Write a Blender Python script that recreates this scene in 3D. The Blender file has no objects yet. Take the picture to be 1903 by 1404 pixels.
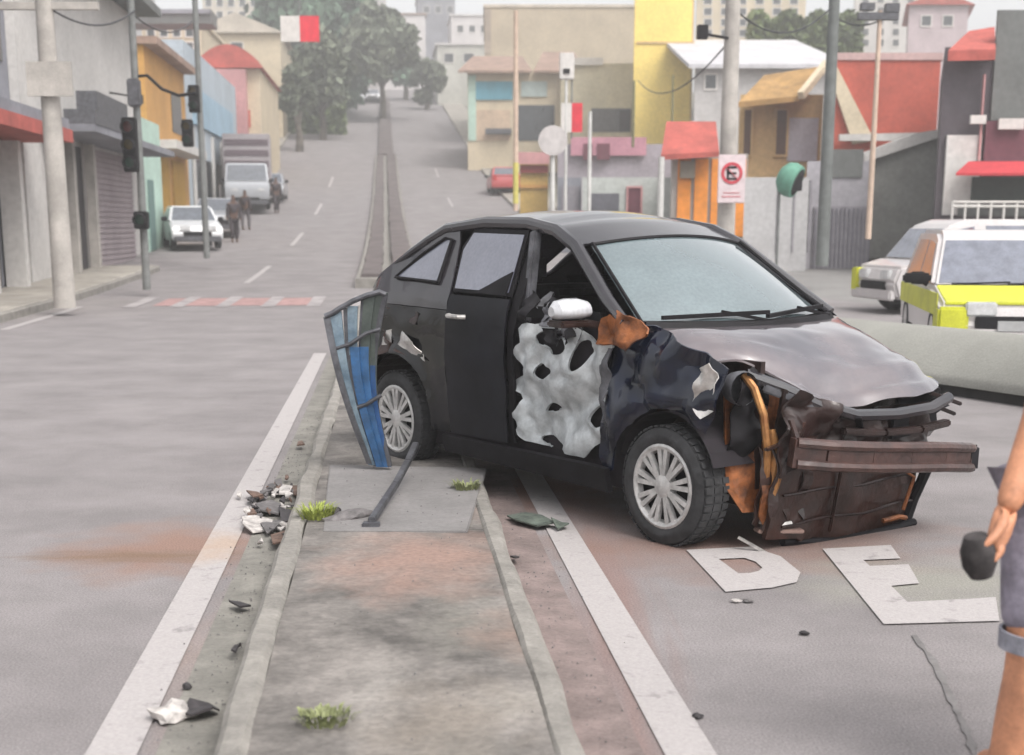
import bpy, bmesh, math, random
from mathutils import Vector, Matrix, noise
random.seed(7)
R = math.radians
scene = bpy.context.scene
COL = scene.collection

# ------------------------------------------------------------------ camera
CAMH = 1.55
PITCH = math.atan(580 / 2600)
cam = bpy.data.cameras.new('camera')
camo = bpy.data.objects.new('camera', cam)
COL.objects.link(camo)
camo.location = (0, 0, CAMH)
camo.rotation_euler = (math.pi / 2 - PITCH, 0, 0)
cam.sensor_fit = 'HORIZONTAL'
cam.sensor_width = 36
cam.lens = 36 * 2600 / 1903
cam.shift_y = (1000 - 702) / 1903
cam.clip_start = 0.1
cam.clip_end = 3000
cam.dof.use_dof = True
cam.dof.focus_distance = 7.4
cam.dof.aperture_fstop = 2.9
scene.camera = camo

# ------------------------------------------------------------------ world, sun, exposure
SUN_EL, SUN_AZ = R(56), R(142)
w = bpy.data.worlds.new('World'); scene.world = w; w.use_nodes = True
nt = w.node_tree; nt.nodes.clear()
sky = nt.nodes.new('ShaderNodeTexSky'); sky.sky_type = 'NISHITA'; sky.sun_disc = False
sky.sun_elevation = SUN_EL; sky.sun_rotation = SUN_AZ
sky.dust_density = 4.0; sky.air_density = 1.0; sky.ozone_density = 1.0
hs = nt.nodes.new('ShaderNodeHueSaturation'); hs.inputs['Saturation'].default_value = 0.12
hs.inputs['Value'].default_value = 1.0
bg = nt.nodes.new('ShaderNodeBackground'); bg.inputs['Strength'].default_value = 0.15
wo = nt.nodes.new('ShaderNodeOutputWorld')
nt.links.new(sky.outputs[0], hs.inputs['Color']); nt.links.new(hs.outputs[0], bg.inputs[0]); nt.links.new(bg.outputs[0], wo.inputs[0])
sun = bpy.data.lights.new('sun', 'SUN'); sun.energy = 0.9; sun.angle = R(28); sun.color = (1, .94, .87)
suno = bpy.data.objects.new('sun', sun); COL.objects.link(suno)
# direction towards the sun
sd = Vector((math.sin(SUN_AZ) * math.cos(SUN_EL), math.cos(SUN_AZ) * math.cos(SUN_EL), math.sin(SUN_EL)))
suno.rotation_euler = sd.to_track_quat('Z', 'Y').to_euler()
vs = scene.view_settings
vs.view_transform = 'Standard'; vs.look = 'None'; vs.gamma = 1; vs.use_curve_mapping = False
vs.exposure = 1.12

# ------------------------------------------------------------------ materials
MATS = {}
def lin(c):
    return tuple(((v / 255) / 12.92 if v / 255 <= .04045 else ((v / 255 + .055) / 1.055) ** 2.4) for v in c)
def mat(name, col, rough=.7, metal=0, var=.15, scale=6, bump=.0, bscale=40, coat=0, detail=6, col2=None, stains=None, spec=.5, alpha=None, grain=.1, lo=.35, hi=.65):
    """procedural principled material: base colour broken up by two noises, fine bump, optional stain spots in world XY"""
    if name in MATS: return MATS[name]
    m = bpy.data.materials.new(name); m.use_nodes = True
    n = m.node_tree; L = n.links; b = n.nodes['Principled BSDF']
    tc = n.nodes.new('ShaderNodeTexCoord'); geo = n.nodes.new('ShaderNodeNewGeometry')
    n1 = n.nodes.new('ShaderNodeTexNoise'); n1.inputs['Scale'].default_value = scale; n1.inputs['Detail'].default_value = detail; n1.inputs['Roughness'].default_value = .65
    L.new(geo.outputs['Position'], n1.inputs['Vector'])
    r = n.nodes.new('ShaderNodeValToRGB')
    c2 = col2 if col2 else tuple(max(0, v * (1 - var * 1.6)) for v in col)
    c1 = col if col2 else tuple(min(1, v * (1 + var)) for v in col)
    r.color_ramp.elements[0].position = lo; r.color_ramp.elements[0].color = (*c2, 1)
    r.color_ramp.elements[1].position = hi; r.color_ramp.elements[1].color = (*c1, 1)
    L.new(n1.outputs['Fac'], r.inputs[0])
    out = r.outputs[0]
    if stains:
        for (sx, sy, rx, ry, scol, amt) in stains:
            mp = n.nodes.new('ShaderNodeVectorMath'); mp.operation = 'SUBTRACT'; mp.inputs[1].default_value = (sx, sy, 0)
            L.new(geo.outputs['Position'], mp.inputs[0])
            sc = n.nodes.new('ShaderNodeVectorMath'); sc.operation = 'MULTIPLY'; sc.inputs[1].default_value = (1 / rx, 1 / ry, 0)
            L.new(mp.outputs[0], sc.inputs[0])
            nn = n.nodes.new('ShaderNodeTexNoise'); nn.inputs['Scale'].default_value = 2.2; nn.inputs['Detail'].default_value = 5
            L.new(sc.outputs[0], nn.inputs['Vector'])
            le = n.nodes.new('ShaderNodeVectorMath'); le.operation = 'LENGTH'; L.new(sc.outputs[0], le.inputs[0])
            ad = n.nodes.new('ShaderNodeMath'); ad.operation = 'MULTIPLY_ADD'; ad.inputs[1].default_value = 1.5
            L.new(nn.outputs['Fac'], ad.inputs[0]); L.new(le.outputs['Value'], ad.inputs[2])
            mr = n.nodes.new('ShaderNodeMapRange'); mr.inputs['From Min'].default_value = .95; mr.inputs['From Max'].default_value = 1.75
            mr.inputs['To Min'].default_value = amt; mr.inputs['To Max'].default_value = 0
            L.new(ad.outputs[0], mr.inputs['Value'])
            mx = n.nodes.new('ShaderNodeMix'); mx.data_type = 'RGBA'
            L.new(mr.outputs[0], mx.inputs['Factor']); L.new(out, mx.inputs['A']); mx.inputs['B'].default_value = (*scol, 1)
            out = mx.outputs['Result']
    gn = n.nodes.new('ShaderNodeTexNoise'); gn.inputs['Scale'].default_value = bscale*1.3; gn.inputs['Detail'].default_value = 3
    L.new(geo.outputs['Position'], gn.inputs['Vector'])
    gm = n.nodes.new('ShaderNodeMapRange'); gm.inputs['From Min'].default_value = .3; gm.inputs['From Max'].default_value = .7
    gm.inputs['To Min'].default_value = 1-grain; gm.inputs['To Max'].default_value = 1+grain
    L.new(gn.outputs['Fac'], gm.inputs['Value'])
    vm = n.nodes.new('ShaderNodeVectorMath'); vm.operation = 'SCALE'; L.new(out, vm.inputs[0]); L.new(gm.outputs[0], vm.inputs['Scale']); out = vm.outputs[0]
    L.new(out, b.inputs['Base Color'])
    b.inputs['Roughness'].default_value = rough; b.inputs['Metallic'].default_value = metal
    b.inputs['Specular IOR Level'].default_value = spec
    b.inputs['Coat Weight'].default_value = coat; b.inputs['Coat Roughness'].default_value = .06
    if alpha is not None: b.inputs['Alpha'].default_value = alpha
    if bump:
        n2 = n.nodes.new('ShaderNodeTexNoise'); n2.inputs['Scale'].default_value = bscale; n2.inputs['Detail'].default_value = 8
        L.new(geo.outputs['Position'], n2.inputs['Vector'])
        bp = n.nodes.new('ShaderNodeBump'); bp.inputs['Strength'].default_value = bump; bp.inputs['Distance'].default_value = .02
        L.new(n2.outputs['Fac'], bp.inputs['Height']); L.new(bp.outputs[0], b.inputs['Normal'])
    MATS[name] = m
    return m

# ------------------------------------------------------------------ mesh helper
class MB:
    def __init__(s): s.v = []; s.f = []
    def add(s, vs, fs):
        o = len(s.v); s.v += [tuple(v) for v in vs]; s.f += [tuple(i + o for i in f) for f in fs]; return s
    def box(s, lo, hi):
        x0, y0, z0 = lo; x1, y1, z1 = hi
        return s.add([(x0,y0,z0),(x1,y0,z0),(x1,y1,z0),(x0,y1,z0),(x0,y0,z1),(x1,y0,z1),(x1,y1,z1),(x0,y1,z1)],
                     [(0,3,2,1),(4,5,6,7),(0,1,5,4),(1,2,6,5),(2,3,7,6),(3,0,4,7)])
    def bar(s, a, b, wx, wy, up=(0,0,1), wx1=None, wy1=None):
        a, b = Vector(a), Vector(b); d = (b - a).normalized(); u = Vector(up)
        if abs(d.dot(u)) > .98: u = Vector((0,1,0))
        sx = d.cross(u).normalized(); sy = sx.cross(d).normalized()
        wx1 = wx if wx1 is None else wx1; wy1 = wy if wy1 is None else wy1
        vs = []
        for p, ax, ay in ((a, wx/2, wy/2), (b, wx1/2, wy1/2)):
            for i, j in ((-1,-1),(1,-1),(1,1),(-1,1)): vs.append(p + sx*i*ax + sy*j*ay)
        return s.add(vs, [(0,3,2,1),(4,5,6,7),(0,1,5,4),(1,2,6,5),(2,3,7,6),(3,0,4,7)])
    def tube(s, pts, r, n=8, r1=None):
        pts = [Vector(p) for p in pts]; m = len(pts); vs = []; rad = r if isinstance(r, (list, tuple)) else [r + ((r1 if r1 is not None else r) - r) * i / max(1, m-1) for i in range(m)]
        for i, p in enumerate(pts):
            d = (pts[min(i+1, m-1)] - pts[max(i-1, 0)]).normalized()
            u = Vector((0,0,1)) if abs(d.z) < .9 else Vector((1,0,0))
            sx = d.cross(u).normalized(); sy = sx.cross(d)
            for k in range(n):
                t = 2*math.pi*k/n; vs.append(p + sx*math.cos(t)*rad[i] + sy*math.sin(t)*rad[i])
        fs = [(i*n+k, i*n+(k+1)%n, (i+1)*n+(k+1)%n, (i+1)*n+k) for i in range(m-1) for k in range(n)]
        fs += [tuple(range(n-1,-1,-1)), tuple((m-1)*n+k for k in range(n))]
        return s.add(vs, fs)
    def lathe(s, prof, axis_o, axis_d, n=32):
        o = Vector(axis_o); d = Vector(axis_d).normalized(); u = Vector((0,0,1)) if abs(d.z) < .9 else Vector((1,0,0))
        sx = d.cross(u).normalized(); sy = sx.cross(d); m = len(prof); vs = []
        for (a, r) in prof:
            for k in range(n):
                t = 2*math.pi*k/n; vs.append(o + d*a + (sx*math.cos(t) + sy*math.sin(t))*r)
        return s.add(vs, [(i*n+k, i*n+(k+1)%n, (i+1)*n+(k+1)%n, (i+1)*n+k) for i in range(m-1) for k in range(n)])
    def poly_prism(s, pts, h):
        """pts: 3D ring; h: offset vector"""
        n = len(pts); h = Vector(h)
        vs = [Vector(p) for p in pts] + [Vector(p) + h for p in pts]
        return s.add(vs, [tuple(range(n-1,-1,-1)), tuple(range(n, 2*n))] + [(i, (i+1)%n, n+(i+1)%n, n+i) for i in range(n)])
    def build(s, name, material, parent=None, smooth=False, bevel=0):
        me = bpy.data.meshes.new(name)
        me.from_pydata(s.v, [], s.f); me.validate(); 
        bm = bmesh.new(); bm.from_mesh(me)
        if bevel:
            bmesh.ops.bevel(bm, geom=[e for e in bm.edges if len(e.link_faces) == 2 and e.calc_face_angle(0) > .5], offset=bevel, segments=2, affect='EDGES', clamp_overlap=True)
        bmesh.ops.recalc_face_normals(bm, faces=bm.faces)
        bm.to_mesh(me); bm.free()
        if smooth: smooth_mesh(me)
        me.materials.append(material)
        return link(name, me, parent)
def smooth_mesh(me, ang=35):
    for p in me.polygons: p.use_smooth = True
    bm = bmesh.new(); bm.from_mesh(me)
    for e in bm.edges:
        if len(e.link_faces) == 2 and e.calc_face_angle(0) > R(ang): e.smooth = False
    bm.to_mesh(me); bm.free()
def link(name, me, parent=None):
    o = bpy.data.objects.new(name, me); COL.objects.link(o)
    if parent: o.parent = parent
    return o
def thing(name, label, cat, loc=(0,0,0), rz=0, group=None):
    o = bpy.data.objects.new(name, None); COL.objects.link(o); o.location = loc; o.rotation_euler = (0,0,rz)
    o.empty_display_size = .2
    return tag(o, label, cat, group)
def tag(o, label=None, cat=None, group=None, kind=None):
    if label: o['label'] = label
    if cat: o['category'] = cat
    if group: o['group'] = group
    if kind: o['kind'] = kind
    return o

# ------------------------------------------------------------------ place geometry
RA = R(5.0)
U = Vector((-math.sin(RA), math.cos(RA), 0)); V = Vector((math.cos(RA), math.sin(RA), 0))
def H(s):
    if s < 20: return 0.0
    k = .00083
    if s < 107: return k*(s-20)**2
    z = k*87**2; sl = 2*k*87
    if s < 188: return z + sl*(s-107)
    d = min(s-188, 60); return z + sl*81 + sl*d - sl*d*d/120
def ST(s, t, z=0, g=True):
    p = U*s + V*t; return Vector((p.x, p.y, z + (H(s) if g else 0)))
def HXY(x, y): return H(x*U.x + y*U.y)
def at(px, py, Y):
    a = (px-951)/2600; b = (1000-py)/2600; c, s_ = math.cos(PITCH), math.sin(PITCH)
    dy = c + b*s_; dz = -s_ + b*c; k = Y/dy
    return Vector((a*k, Y, CAMH + dz*k))
def gnd(px, py, z=0.0):
    a = (px-951)/2600; b = (1000-py)/2600; c, s_ = math.cos(PITCH), math.sin(PITCH)
    dy = c + b*s_; dz = -s_ + b*c; k = (z-CAMH)/dz
    return Vector((a*k, dy*k, z))

def sheet(name, s0, s1, tf, m, dz, ns=None, nt=6, kind='structure', parent=None, nz=0):
    """ground-following sheet; tf(s)->(t0,t1)"""
    ns = ns or max(2, int((s1-s0)/2.0)); vs = []; fs = []
    for i in range(ns+1):
        s = s0 + (s1-s0)*i/ns; a, b = tf(s)
        for j in range(nt+1):
            p = ST(s, a+(b-a)*j/nt, dz)
            if nz: p.z += nz*noise.noise(Vector((p.x*1.3, p.y*1.3, 0)))
            vs.append(p)
    for i in range(ns):
        for j in range(nt):
            a = i*(nt+1)+j; fs.append((a, a+1, a+nt+2, a+nt+1))
    mb = MB(); mb.add(vs, fs)
    o = mb.build(name, m, parent, smooth=True)
    if kind: o['kind'] = kind
    return o
def strip(name, s0, s1, t0, t1, h, m, ns=None, rough=0, seed=0, kind='structure', parent=None, tfun=None):
    """raised kerb/slab following the ground, with worn, uneven edges"""
    ns = ns or max(2, int((s1-s0)/1.0)); vs = []; fs = []
    b = min(.025, (t1-t0)*.2)
    for i in range(ns+1):
        s = s0 + (s1-s0)*i/ns
        off = tfun(s) if tfun else 0
        def q(t, z, k): 
            p = ST(s, t+off, z)
            if rough: 
                e = noise.noise(Vector((s*1.7, t*2, seed+k))) * rough; p = p + V*e; p.z += noise.noise(Vector((s*2.9, t, seed+9+k)))*rough*.6*(z > .02)
            return p
        vs += [q(t0, -.05, 0), q(t0, h-b, 0), q(t0+b, h, 0), q(t1-b, h, 1), q(t1, h-b, 1), q(t1, -.05, 1)]
    for i in range(ns):
        for j in range(5):
            a = i*6+j; fs.append((a, a+1, a+7, a+6))
    fs += [(0,1,2,3,4,5), tuple(ns*6+k for k in (5,4,3,2,1,0))]
    mb = MB(); mb.add(vs, fs); o = mb.build(name, m, parent, smooth=True)
    if kind: o['kind'] = kind
    return o

rust_dirt = lin((176, 128, 108))
st_l = gnd(300, 1030); st_m = gnd(720, 1050, .1)
asphalt = mat('asphalt', (.205,.187,.187), .92, var=.12, grain=.28, scale=1.1, bump=.35, bscale=90, stains=[
    (st_l.x+.05, st_l.y+.15, .75, .75, (.22,.135,.105), .95), (st_l.x-.1, st_l.y-.05, .70, .16, (.16,.10,.065), .85), (-1.0, 5.2, .35, 1.2, (.24,.17,.14), .6),
    (.42, 5.6, .22, 3.0, (.20,.125,.11), .75), (1.2, 6.9, 1.3, .9, (.19,.11,.085), .85), (.2, 8.3, .7, .9, (.17,.085,.06), .9),
    (1.9, 6.0, .8, .6, (.25,.25,.20), .5), (-9.5, 26, 3, 4, (.24,.22,.20), .5)])
side_asphalt = mat('side_asphalt', (.205,.197,.19), .92, var=.08, scale=.8, bump=.3, bscale=90)
earth = mat('earth', (.20,.19,.16), .95, var=.2, scale=.3)
concrete = mat('concrete', (.165,.150,.138), .9, grain=.16, var=.34, scale=3.0, bump=.5, bscale=30, detail=10, stains=[
    (st_m.x+.15, st_m.y, .55, .75, (.25,.165,.135), .95), (-.15, 3.6, .18, .35, (.13,.125,.115), .7), (-.42, 4.2, .14, .5, (.26,.24,.22), .7),
    (.15, 2.55, .1, .35, (.14,.13,.12), .8), (-.05, 2.9, .1, .3, (.28,.26,.235), .8), (.02, 4.1, .2, .18, (.26,.24,.215), .7), (.2,3.0,.12,.4,(.13,.125,.11),.7), (-.2,5.0,.2,.5,(.17,.16,.14),.6), (0,7.2,.4,.5,(.23,.17,.145),.7), (.1,4.9,.35,.4,(.24,.175,.145),.75), (-.2,3.9,.3,.5,(.21,.18,.15),.6), (.3,2.6,.12,.4,(.24,.17,.145),.7),(.28, 3.4, .12, .5, (.34,.24,.20), .6)])
kerb_mat = mat('kerb_concrete', (.23,.215,.195), .9, var=.18, scale=5, bump=.5, bscale=40, detail=10)
slab_mat = mat('smooth_slab', (.185,.175,.172), .85, var=.1, scale=3, bump=.15)
gutter_mat = mat('gutter_concrete', (.19,.18,.16), .9, var=.18, scale=4, bump=.4, bscale=50)
pink_gutter = mat('red_dirt_gutter', (.20,.155,.145), .92, var=.2, scale=4, bump=.4, bscale=50)
sidewalk_mat = mat('sidewalk_concrete', (.30,.275,.24), .9, var=.18, scale=1.5, bump=.3)
paint = mat('road_paint', (.35,.325,.32), .8, col2=(.24,.222,.22), lo=.33, hi=.42, scale=9, bump=.2, bscale=70, detail=10, stains=[(st_l.x+.3, st_l.y+.15, .5, .42, (.36,.27,.21), .85)])
worn_paint = mat('worn_white_paint', (.31,.285,.285), .85, var=.2, scale=2)
red_paint = mat('red_road_paint', (.33,.20,.19), .85, var=.2, scale=5)
median_top = mat('median_dark_top', (.11,.09,.088), .9, var=.25, scale=1.5)

# the ground sheet out to the horizon
sheet('ground', -20, 900, lambda s: (-400, 400), earth, -.06, ns=230, nt=20)
sheet('left_carriageway', -8, 250, lambda s: (-6.4 if s < 40 else -8.2, -.3), asphalt, 0.0, ns=200, nt=6)
sheet('right_carriageway', -8, 250, lambda s: (.3, 6.6 if s > 45 else 15-(s+8)*8.4/53), asphalt, 0.0, ns=200, nt=6)
sheet('right_forecourt', -8, 60, lambda s: (15-(s+8)*8.4/53 if s < 45 else 6.6, 60), side_asphalt, -.004, ns=60, nt=10)
# median
def medoff(s): return 0
sheet('median_verge', -3, 26, lambda s: (-.42, .44), concrete, .115, ns=120, nt=14, nz=.022)
strip('median_kerb_left', -3, 26, -.52, -.42, .13, kerb_mat, ns=160, rough=.022, seed=3)
strip('median_kerb_right', -3, 26, .44, .53, .12, kerb_mat, ns=160, rough=.02, seed=8)
sheet('gutter_left', -3, 26, lambda s: (-.72, -.5), gutter_mat, .004, ns=40, nt=2)
sheet('gutter_right', -3, 26, lambda s: (.52, .74), pink_gutter, .004, ns=40, nt=2)
# smoother concrete slab in the median where the panel stands
mb = MB(); c4 = [gnd(598,985,.13), gnd(868,985,.13), gnd(905,868,.13), gnd(612,862,.13)]
mb.poly_prism([p - Vector((0,0,.02)) for p in c4], (0,0,.014)); o = mb.build('median_slab', slab_mat, bevel=.006); o['kind'] = 'structure'
# far median
strip('far_median', 33, 107.9, -.75, .85, .22, kerb_mat, ns=50)
strip('far_median_planting_left', 33.5, 107.5, -.62, -.12, .30, median_top, ns=50, rough=.05)
strip('far_median_planting_right', 33.5, 107.5, .12, .72, .42, median_top, ns=50, rough=.05, seed=5)
strip('distant_median', 108, 176, -.5, .6, .35, median_top, ns=50)
# edge lines, lane marks, crossing
def line(name, s0, s1, t0, t1, m, dz=.006, ns=None, label=None): return sheet(name, s0, s1, lambda s: (t0, t1), m, dz, ns=ns or max(2, int((s1-s0)*2)), nt=2)
line('edge_line_left', -2, 17.6, -.93, -.775, paint)
line('edge_line_right', -2, 14, .80, .955, paint)
line('far_edge_line', 22, 27.5, -5.9, -5.75, paint)
for s0 in (35, 52, 70, 88): line('lane_dash', s0, s0+7, -3.5, -3.35, paint)
for s0 in (55, 75, 95): line('lane_dash', s0, s0+6, 3.4, 3.52, paint)
for i in range(6):
    t0 = -5.0 + i*.86
    line('crossing_bar', 27.2, 30.2, t0, t0+.26, worn_paint, .010)
line('crossing_red_band', 27.6, 29.8, -4.5, -1.3, red_paint, .006)
# road lettering (D and E)
def glyph(name, quads):
    mb = MB()
    for k_, q in enumerate(quads):
        n_ = len(q); mb.add([gnd(x, y, .007) for x, y in q], [tuple(range(n_))])
    o = mb.build(name, paint); o['kind'] = 'structure'; return o
DO = [(1275,1022),(1395,1016),(1450,1034),(1487,1064),(1480,1082),(1436,1092),(1348,1100)]
DI = [(1335,1039),(1383,1037),(1404,1044),(1416,1055),(1410,1061),(1394,1065),(1372,1066)]
glyph('painted_letter_d', [[DO[i], DO[(i+1)%7], DI[(i+1)%7], DI[i]] for i in range(7)])
glyph('painted_letter_e', [[(1528,1020),(1655,1013),(1673,1038),(1604,1041),(1616,1052),(1688,1049),(1708,1084),(1656,1089),(1686,1119),(1850,1110),(1857,1154),(1642,1160)]])
# tar-filled cracks in the carriageways
tar = mat('tar_seam', (.155,.145,.143), .8, var=.2, scale=6)
def seam(name, pts, w0):
    P_ = [gnd(x, y, .005) for x, y in pts]; vs = []; fs = []; rn = random.Random(int(pts[0][0])); n = 0; path = []
    for a, b in zip(P_, P_[1:]):
        for k in range(8): path.append(a.lerp(b, k/8))
    for i, p in enumerate(path):
        d = (path[min(i+1, len(path)-1)]-path[max(0, i-1)]).normalized(); sd_ = Vector((-d.y, d.x, 0)); j = noise.noise(p*3)*.012; w_ = w0*rn.uniform(.3, 1.3)
        vs += [p+sd_*(j-w_), p+sd_*(j+w_)]
    fs = [(2*i, 2*i+1, 2*i+3, 2*i+2) for i in range(len(path)-1)]
    mb = MB(); mb.add(vs, fs); o = mb.build(name, tar); o['kind'] = 'structure'
seam('tar_seam', [(1700,1180),(1752,1260),(1785,1330),(1812,1404),(1840,1470)], .014)
# left sidewalk with kerb, right pavements
strip('left_sidewalk', 10, 40, -9.2, -6.4, .16, sidewalk_mat, ns=60, rough=.02)
strip('left_kerb', 10, 40, -6.4, -6.26, .15, kerb_mat, ns=60, rough=.02)
strip('left_sidewalk_far', 40, 180, -12, -8.2, .16, sidewalk_mat, ns=70)
strip('right_sidewalk_far', 46, 180, 6.6, 9.0, .16, sidewalk_mat, ns=70)
# low sloping concrete bank on the right, with a dark recess along its foot
apm = mat('apron_concrete', (.25,.246,.222), .9, var=.08, scale=.7, bump=.2)
pf = thing('concrete_bank', 'low pale sloping concrete bank with a dark recess along its foot behind the wreck', 'bank', gnd(1900,760,0)); o_ = pf.location
near = [gnd(1500,700,0), gnd(1760,736,0), gnd(1903,758,0), gnd(2150,800,0), gnd(2400,840,0)]
prof_ = [(0,.10),(0,.155),(.05,.20),(.35,.34),(.75,.47),(1.15,.545),(1.45,.57),(1.6,.56),(1.62,-.02)]
vs = []
for k, p in enumerate(near):
    for d_, z_ in prof_: vs.append(Vector((p.x + (.22*d_ if k == 0 else .0), p.y + d_, z_*(1 if k else .97))) - o_)
m_ = len(prof_); fs = [(i*m_+j, i*m_+j+1, (i+1)*m_+j+1, (i+1)*m_+j) for i in range(len(near)-1) for j in range(m_-1)] + [tuple(range(m_)), tuple((len(near)-1)*m_+j for j in reversed(range(m_)))]
mb = MB(); mb.add(vs, fs); mb.build('slope', apm, pf, smooth=True)
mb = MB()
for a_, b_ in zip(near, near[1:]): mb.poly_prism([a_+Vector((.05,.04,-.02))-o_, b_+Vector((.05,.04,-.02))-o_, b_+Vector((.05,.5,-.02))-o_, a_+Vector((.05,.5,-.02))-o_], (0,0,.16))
mb.build('recessed_foot', mat('recess_shade', (.02,.018,.017), .9, var=.3, scale=4), pf)  # near-black colour paints in the shade of the recess
# ------------------------------------------------------------------ wrecked car
CARPOS = (1.379, 7.284, 0.0); CARA = .6405
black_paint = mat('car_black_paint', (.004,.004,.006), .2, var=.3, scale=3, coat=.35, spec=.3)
bonnet_paint = mat('bonnet_dust_sky_sheen', (.15,.125,.13), .2, scale=1.6, coat=1.0, bump=.04, bscale=4, col2=(.07,.066,.08))  # pale base colour carries the sky's reflection along with dust
blue_black = mat('car_blue_black_crumple', (.004,.007,.020), .2, var=.4, scale=6, coat=.45, spec=.3, bump=.12, bscale=9)
door_grey = mat('rear_door_grey', (.008,.008,.011), .4, var=.3, scale=4, spec=.2)
dusty_sheen_paint = mat('dust_sky_sheen_paint', (.034,.03,.033), .2, scale=2.2, coat=.5, bump=.04, bscale=4, col2=(.018,.017,.022))  # black paint lightened for dust and for sky reflection put into the colour
pale_metal = mat('pale_inner_door', (.45,.47,.48), .42, var=.22, scale=9, metal=.2, bump=.5, bscale=10, detail=8)
trim = mat('black_trim', (.008,.007,.009), .65, var=.3, scale=8, spec=.22)
trim_grey = mat('grey_trim', (.085,.085,.095), .6, var=.3, scale=10)
rubber = mat('tyre_rubber', (.028,.028,.030), .85, var=.3, scale=10, bump=.2)
rust = mat('rust_brown', (.042,.014,.009), .4, var=.5, scale=7, metal=.25, bump=.4, bscale=18, col2=(.018,.008,.006), coat=.25)
rust_dark = mat('rust_dark', (.030,.012,.010), .4, var=.5, scale=6, metal=.2, bump=.4, bscale=20, col2=(.014,.008,.007), coat=.3)
rust_orange = mat('rust_orange', (.36,.12,.035), .5, var=.4, scale=9, metal=.2, bump=.6, bscale=14, col2=(.07,.024,.010))
rust_gold = mat('golden_metal', (.50,.25,.09), .4, var=.3, scale=8, metal=.5, col2=(.22,.09,.03))
bare_metal = mat('bare_metal', (.5,.48,.46), .4, metal=.6, var=.2, scale=10)
chrome_white = mat('mirror_white', (.46,.46,.48), .25, var=.05, scale=4, coat=.6)
hub_mat = mat('hubcap_silver', (.52,.51,.50), .4, metal=.35, var=.15, scale=14)
dark_in = mat('interior_dark', (.012,.008,.012), .9, var=.3, scale=5)
seat_mat = mat('seat_fabric', (.035,.03,.035), .9, var=.3, scale=10)
def glass_mat(name, col, rough=.08, spec=1.0):
    m = mat(name, col, rough, var=.12, scale=1.5, coat=1.0, spec=spec); return m
windscreen_mat = glass_mat('windscreen_glass', (.12,.155,.165), .14)
side_glass = glass_mat('side_glass', (.13,.135,.175), .10)

def lerpt(tab, x):
    if x <= tab[0][0]: return tab[0][1]
    for (a, b), (c, d) in zip(tab, tab[1:]):
        if x <= c: return b + (d-b)*(x-a)/(c-a)
    return tab[-1][1]
WT = [(.1,.72),(.22,.765),(.34,.79),(.55,.808),(.78,.818),(.98,.806),(1.10,.785),(1.16,.755),(1.5,.605),(1.58,.55)]
def Wd(x, z):
    w_ = lerpt(WT, z)
    if x > 0: w_ -= .17*(min(x,.8)/.7)**2
    if x < -2.6: w_ -= .24*((-2.6-x)/.5)**2
    for c in (0, -2.45):
        d = math.hypot(x-c, z-.33)
        w_ += .022*math.exp(-((d-.405)/.045)**2)
    if -1.95 < x < -.45 and z < 1.1: w_ -= .014*math.exp(-((z-.62)/.09)**2)
    w_ += .006*math.exp(-((z-.93)/.02)**2)
    return w_
def arc(cx, cz, r, a0, a1, n=12):
    return [(cx + r*math.cos(R(a0+(a1-a0)*i/n)), cz + r*math.sin(R(a0+(a1-a0)*i/n))) for i in range(n+1)]
def inpoly(p, poly):
    c = False; n = len(poly)
    for i in range(n):
        (x1,y1),(x2,y2) = poly[i], poly[i-1]
        if (y1 > p[1]) != (y2 > p[1]) and p[0] < (x2-x1)*(p[1]-y1)/(y2-y1)+x1: c = not c
    return c
def thicken(bm, th):
    if not th: return
    bm.normal_update()
    src = list(bm.verts); fs = list(bm.faces); ed = [e for e in bm.edges if len(e.link_faces) == 1]
    cp = {v: bm.verts.new(v.co - v.normal*th) for v in src}
    for f in fs:
        bm.faces.new([cp[v] for v in reversed(f.verts)])
    for e in ed:
        a, b = e.verts
        try: bm.faces.new([a, b, cp[b], cp[a]])
        except ValueError: pass
    bmesh.ops.recalc_face_normals(bm, faces=bm.faces)
def panel(name, outline, mapf, m, parent, step=.05, thick=.01, holes=(), smooth=45):
    bm = bmesh.new()
    f = bm.faces.new([bm.verts.new((a, b, 0)) for a, b in outline])
    bmesh.ops.triangulate(bm, faces=[f])
    xs = [p[0] for p in outline]; ys = [p[1] for p in outline]
    for k, (lo, hi) in enumerate(((min(xs), max(xs)), (min(ys), max(ys)))):
        n = int((hi-lo)/step)
        for i in range(1, n+1):
            c = lo + (hi-lo)*i/(n+1); co = (c,0,0) if k == 0 else (0,c,0); no = (1,0,0) if k == 0 else (0,1,0)
            bmesh.ops.bisect_plane(bm, geom=bm.verts[:]+bm.edges[:]+bm.faces[:], plane_co=co, plane_no=no)
    for h in holes:   # cut along the hole's edges, then drop what lies inside
        for i in range(len(h)):
            a, b = Vector((*h[i-1],0)), Vector((*h[i],0)); d = b-a
            near = [fc for fc in bm.faces if (fc.calc_center_median()-(a+b)/2).length < d.length*.5+step*2]
            g = list({v for fc in near for v in fc.verts}) + list({e for fc in near for e in fc.edges}) + near
            bmesh.ops.bisect_plane(bm, geom=g, plane_co=a, plane_no=(d.y,-d.x,0))
        dl = [fc for fc in bm.faces if inpoly(fc.calc_center_median()[:2], h)]
        bmesh.ops.delete(bm, geom=dl, context='FACES')
    bmesh.ops.remove_doubles(bm, verts=bm.verts, dist=.0006)
    for v in bm.verts: v.co = Vector(mapf(v.co.x, v.co.y))
    bmesh.ops.recalc_face_normals(bm, faces=bm.faces)
    thicken(bm, thick)
    me = bpy.data.meshes.new(name); bm.to_mesh(me); bm.free(); smooth_mesh(me, smooth); me.materials.append(m)
    return link(name, me, parent)
def nz3(x, y, z, f, s=0): return noise.noise(Vector((x*f+s, y*f, z*f)))
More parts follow.
